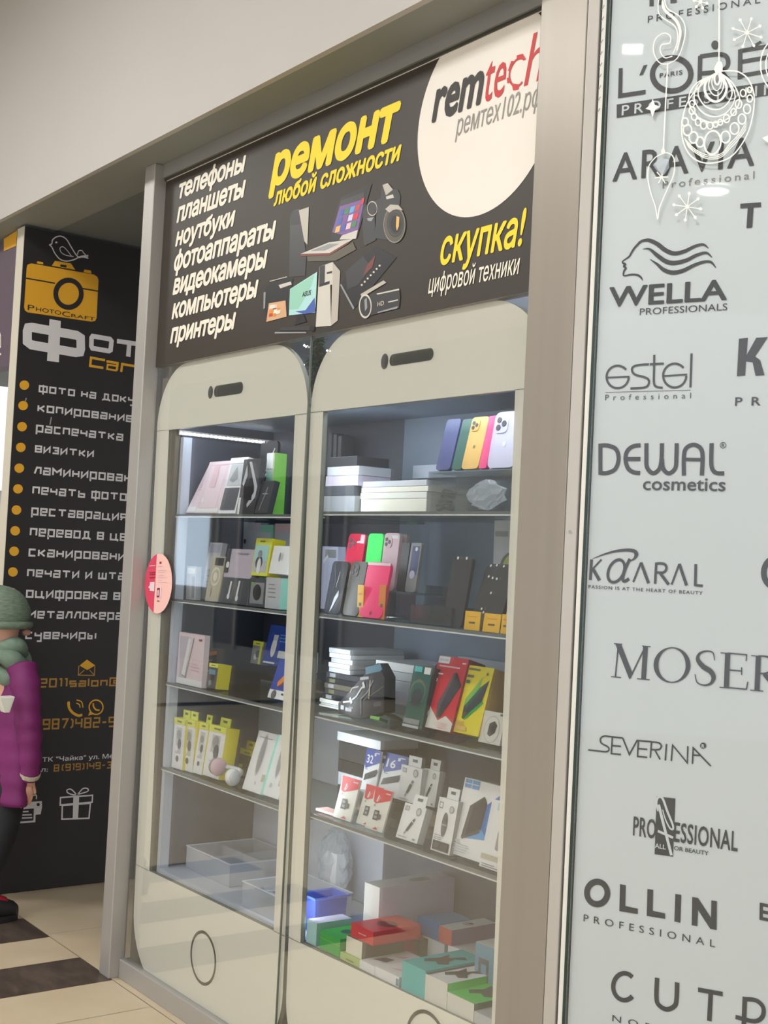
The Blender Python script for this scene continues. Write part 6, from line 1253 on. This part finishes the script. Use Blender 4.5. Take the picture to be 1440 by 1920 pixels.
# body: one continuous skinned surface (head, neck, torso, arms with fingers, legs)
V = []; E = []; RR_ = []
def node(p, r, par=None):
    V.append(p); RR_.append(r)
    if par is not None: E.append((par, len(V) - 1))
    return len(V) - 1
pel = node((cx, -0.075, .60), .085)
sp = node((cx, -0.07, .78), .08, pel); ch = node((cx, -0.068, .94), .082, sp); nk = node((cx, hy - .0, 1.045), .045, ch); hd = node((cx, hy + .005, 1.12), .070, nk); hd2 = node((cx, hy, 1.22), .078, hd)
_w = on(54, 1466, (1, 0, 0), cx + .15); wy, wz = _w.y, _w.z
def arm(side, sh, el, wr_, dirv, fwd):
    a = node(sh, .045, ch); b = node(el, .036, a); c = node(wr_, .022, b); pm = Vector(wr_) + Vector(dirv) * .035; k = node(tuple(pm), .021, c)
    lat = Vector(fwd)
    for i, (o_, ln) in enumerate(((-.021, .042), (-.007, .050), (.008, .047), (.021, .038))):
        b0 = pm + Vector(dirv) * .016 + lat * o_; i0 = node(tuple(b0), .0085, k); b1 = b0 + Vector(dirv) * ln * .6 + Vector((-side * .006, 0, 0)); i1 = node(tuple(b1), .0075, i0); node(tuple(b1 + Vector(dirv) * ln * .5 + Vector((-side * .014, 0, 0))), .0062, i1)
    t0 = Vector(wr_) + Vector(dirv) * .02 + lat * .024; i0 = node(tuple(t0), .0085, c); node(tuple(t0 + Vector(dirv) * .028 + lat * .010), .0072, i0)
rx = cx + .13
arm(1, (cx + .105, -.07, .985), (rx + .03, -.045, .72), (rx + .02, wy, wz), (-.05, -.10, -1.0), (0, 1, -.1))
arm(-1, (cx - .105, -.07, .985), (cx - .165, -.10, .72), (cx - .15, -.12, .50), (.05, .0, -1.0), (0, 1, 0))
ty, tz = cp(30, 1708)
for s_, fy_ in ((1, ty - .165), (-1, ty - .42)):
    a = node((cx + s_ * .055, -.075, .55), .055, pel); b = node((cx + s_ * .062, (-.075 + fy_) / 2 + .03, .33), .045, a); c = node((cx + s_ * .062, fy_ - .01, .09), .038, b); node((cx + s_ * .064, fy_ + .09, .045), .030, c)
me = bpy.data.meshes.new('body'); me.from_pydata([tuple(Vector(v)) for v in V], E, []); me.update()
ob = bpy.data.objects.new('body_tmp', me); COL.objects.link(ob)
sk = ob.modifiers.new('skin', 'SKIN'); sk.use_smooth_shade = True
for i, sv in enumerate(me.skin_vertices[0].data): sv.radius = (RR_[i], RR_[i]); sv.use_root = (i == 0)
sb = ob.modifiers.new('sub', 'SUBSURF'); sb.levels = 2; sb.render_levels = 2
dg = bpy.context.evaluated_depsgraph_get(); dg.update(); m2 = ob.evaluated_get(dg).to_mesh()
b = MB(); b.add([v.co.copy() for v in m2.vertices], [tuple(f.vertices) for f in m2.polygons], 'skin')
bpy.data.objects.remove(ob); b.build('body', child, smooth=True)
# face details joined by shape: nose, lips, eyes as parts on the head
m = MB(); m.ell((cx, ny_ - .012, nzz), (.013, .020, .014), 'skin', 12, 8); m.build('nose', child, smooth=True)
m = MB()
for s_ in (-1, 1): m.ell((cx + s_ * .03, hy + .078, hz + .012), (.011, .008, .007), 'white', 10, 8); m.ell((cx + s_ * .03, hy + .084, hz + .012), (.005, .004, .005), 'black', 8, 6)
m.build('eyes', child, smooth=True)
m = MB(); m.ell((cx, hy + .080, nzz - .03), (.020, .008, .006), 'rose', 12, 6); m.build('mouth', child, smooth=True)
def oval(cy, cz, rx_, ry_, n=26, x=None, wob=0.0, seed=0):
    x = cx if x is None else x
    return [Vector((x + rx_ * math.cos(t) * (1 + wob * math.sin(5 * t + seed)), cy + ry_ * math.sin(t) * (1 + wob * math.sin(4 * t + seed * 2)), cz)) for t in [2 * math.pi * k / n for k in range(n)]]
# knitted hat
by, bz = cp(62, 1172)
m = MB(); H0 = bz - .012
prof = [(0, .094, .103, 0), (.035, .103, .112, .002), (.075, .104, .112, 0), (.115, .092, .099, -.006), (.145, .07, .076, -.012), (ht - H0 - .004, .035, .04, -.02), (ht - H0, .008, .008, -.022)]
m.loft([oval(hy + .0 + d_, H0 + h_ - .0, a_, b_, 26, None, .012, i) for i, (h_, a_, b_, d_) in enumerate(prof)], 'hat_green'); m.build('knit_hat', child, smooth=True, subsurf=1)
m = MB(); m.tube(oval(hy, H0 + .012, .099, .108, 30), .016, 'hat_green', 8, closed=True); m.build('hat_brim', child, smooth=True)
# thick scarf: three soft wraps and a drape in front
sy, sz = cp(58, 1225); m = MB()
for i, (dz_, ra, rb, r_) in enumerate(((.0, .082, .088, .034), (-.045, .092, .100, .038), (-.095, .09, .098, .032))):
    m.tube([p + Vector((0, 0, .018 * math.sin(3 * k * 2 * math.pi / 26 + i * 2) - .02 * math.sin(k * 2 * math.pi / 26 + .3 * i))) for k, p in enumerate(oval(hy - .005, nzz - .055 + dz_, ra, rb, 26))], [r_ * (1 + .15 * math.sin(k * .9 + i)) for k in range(26)], 'scarf_green', 10, closed=True)
m.build('scarf', child, smooth=True, subsurf=1)
m = MB()
for k in range(7): m.tube([(cx + .05 + .006 * k, hy - .075 - .006 * k, nzz - .01), (cx + .075 + .004 * k, hy - .09 - .004 * k, nzz - .07), (cx + .088, hy - .075, nzz - .13 - .004 * k)], .008, 'hair_blond', 6)
m.build('hair', child, smooth=True)
# jacket: torso with soft quilting, two sleeves, hem
cy0 = cp(61, 1330)[0]; hemz = cp(30, 1503)[1]; m = MB(); rings = []
for i in range(34):
    t = i / 33; z_ = hemz + (1.02 - hemz) * t; w_ = .185 - .03 * t if t < .85 else .16 - (t - .85) * .45; d_ = (cy0 - (-.075)) * (1.0 - .10 * abs(t - .55)) * (1 if t < .85 else 1 - (t - .85) * 2.2)
    q_ = 1 + .018 * math.sin(t * 2 * math.pi * 7); rings.append(oval(-.075, z_, w_ * q_, d_ * q_, 28, None, .012, i * .3))
m.loft(rings, 'jacket_purple'); m.build('jacket', child, smooth=True)
for s_ in (1, -1):
    m = MB()
    if s_ > 0: P_ = [(cx + .10, -.07, 1.0), (cx + .145, -.065, .93), (rx + .03, -.058, .82), (rx + .034, -.045, .72), (rx + .03, (wy - .045) * .5, .61), (rx + .02, wy - .006, wz + .02)]
    else: P_ = [(cx - .10, -.07, 1.0), (cx - .145, -.07, .93), (cx - .165, -.09, .82), (cx - .17, -.10, .72), (cx - .16, -.115, .62), (cx - .15, -.12, .51)]
    pts_ = sm(P_, 6); n_ = len(pts_)
    m.tube(pts_, [(.062 - .022 * k / n_) * (1 + .06 * math.sin(k * 1.55)) for k in range(n_)], 'jacket_purple', 14); o = m.build('jacket', child, smooth=True)
    o.name = 'sleeve'
    e_ = Vector(pts_[-1]); d_ = (e_ - Vector(pts_[-3])).normalized()
    m = MB(); m.tube([e_ - d_ * .03, e_ - d_ * .012], .046, 'beige', 14); m.build('cuff_strap', o, smooth=False)
m = MB(); _e = on(14, 1322, (1, 0, 0), rx + .097); ey, ez = _e.y, _e.z; FX = Frame((rx + .097, 0, 0), (0, 1, 0), (1, 0, 0))
m.prism([FX.w(ey - .035, ez + .03, 0), FX.w(ey + .03, ez + .032, 0), FX.w(ey + .012, ez - .03, 0), FX.w(ey - .01, ez - .03, 0)], (-.045, 0, 0), 'offwhite'); tag(m.build('sleeve_patch', child, bevel=.004), 'pale triangular reflective patch')
# trousers and boots
for s_, fy_ in ((1, ty - .165), (-1, ty - .42)):
    m = MB(); m.tube(sm([(cx + s_ * .06, -.075, .58), (cx + s_ * .065, (-.075 + fy_) / 2 + .02, .34), (cx + s_ * .064, fy_ - .01, .11)], 6), [.078 - .022 * k / 13 for k in range(13)], 'trousers_black', 16); m.build('trouser_leg', child, smooth=True)
    def sec(y, w_, h_, z0=0.012): return [Vector((cx + s_ * .064 + w_ * math.cos(t), y, z0 + h_ * .5 + h_ * .5 * math.sin(t))) for t in [2 * math.pi * k / 16 for k in range(16)]]
    m = MB(); m.loft([sec(fy_ - .07, .02, .06), sec(fy_ - .055, .036, .11), sec(fy_ - .01, .040, .13), sec(fy_ + .05, .042, .105), sec(fy_ + .11, .044, .078), sec(fy_ + .15, .036, .062), sec(fy_ + .168, .016, .045)], 'shoe_black'); so = m.build('boot', child, smooth=True)
    m = MB(); m.loft([sec(fy_ + .03, .030, .118, .016), sec(fy_ + .075, .036, .096, .016), sec(fy_ + .12, .030, .076, .016)], 'shoe_red'); tag(m.build('toe_panel', so, smooth=True), 'red upper')
    m = MB(); m.prism([Vector((cx + s_ * .064 + .046 * math.cos(t), fy_ + .05 + .122 * math.sin(t), 0.001)) for t in [2 * math.pi * k / 24 for k in range(24)]], (0, 0, .024), 'shoe_black'); m.build('sole', so)
bpy.data.objects.remove(_to); bpy.data.curves.remove(_cu)
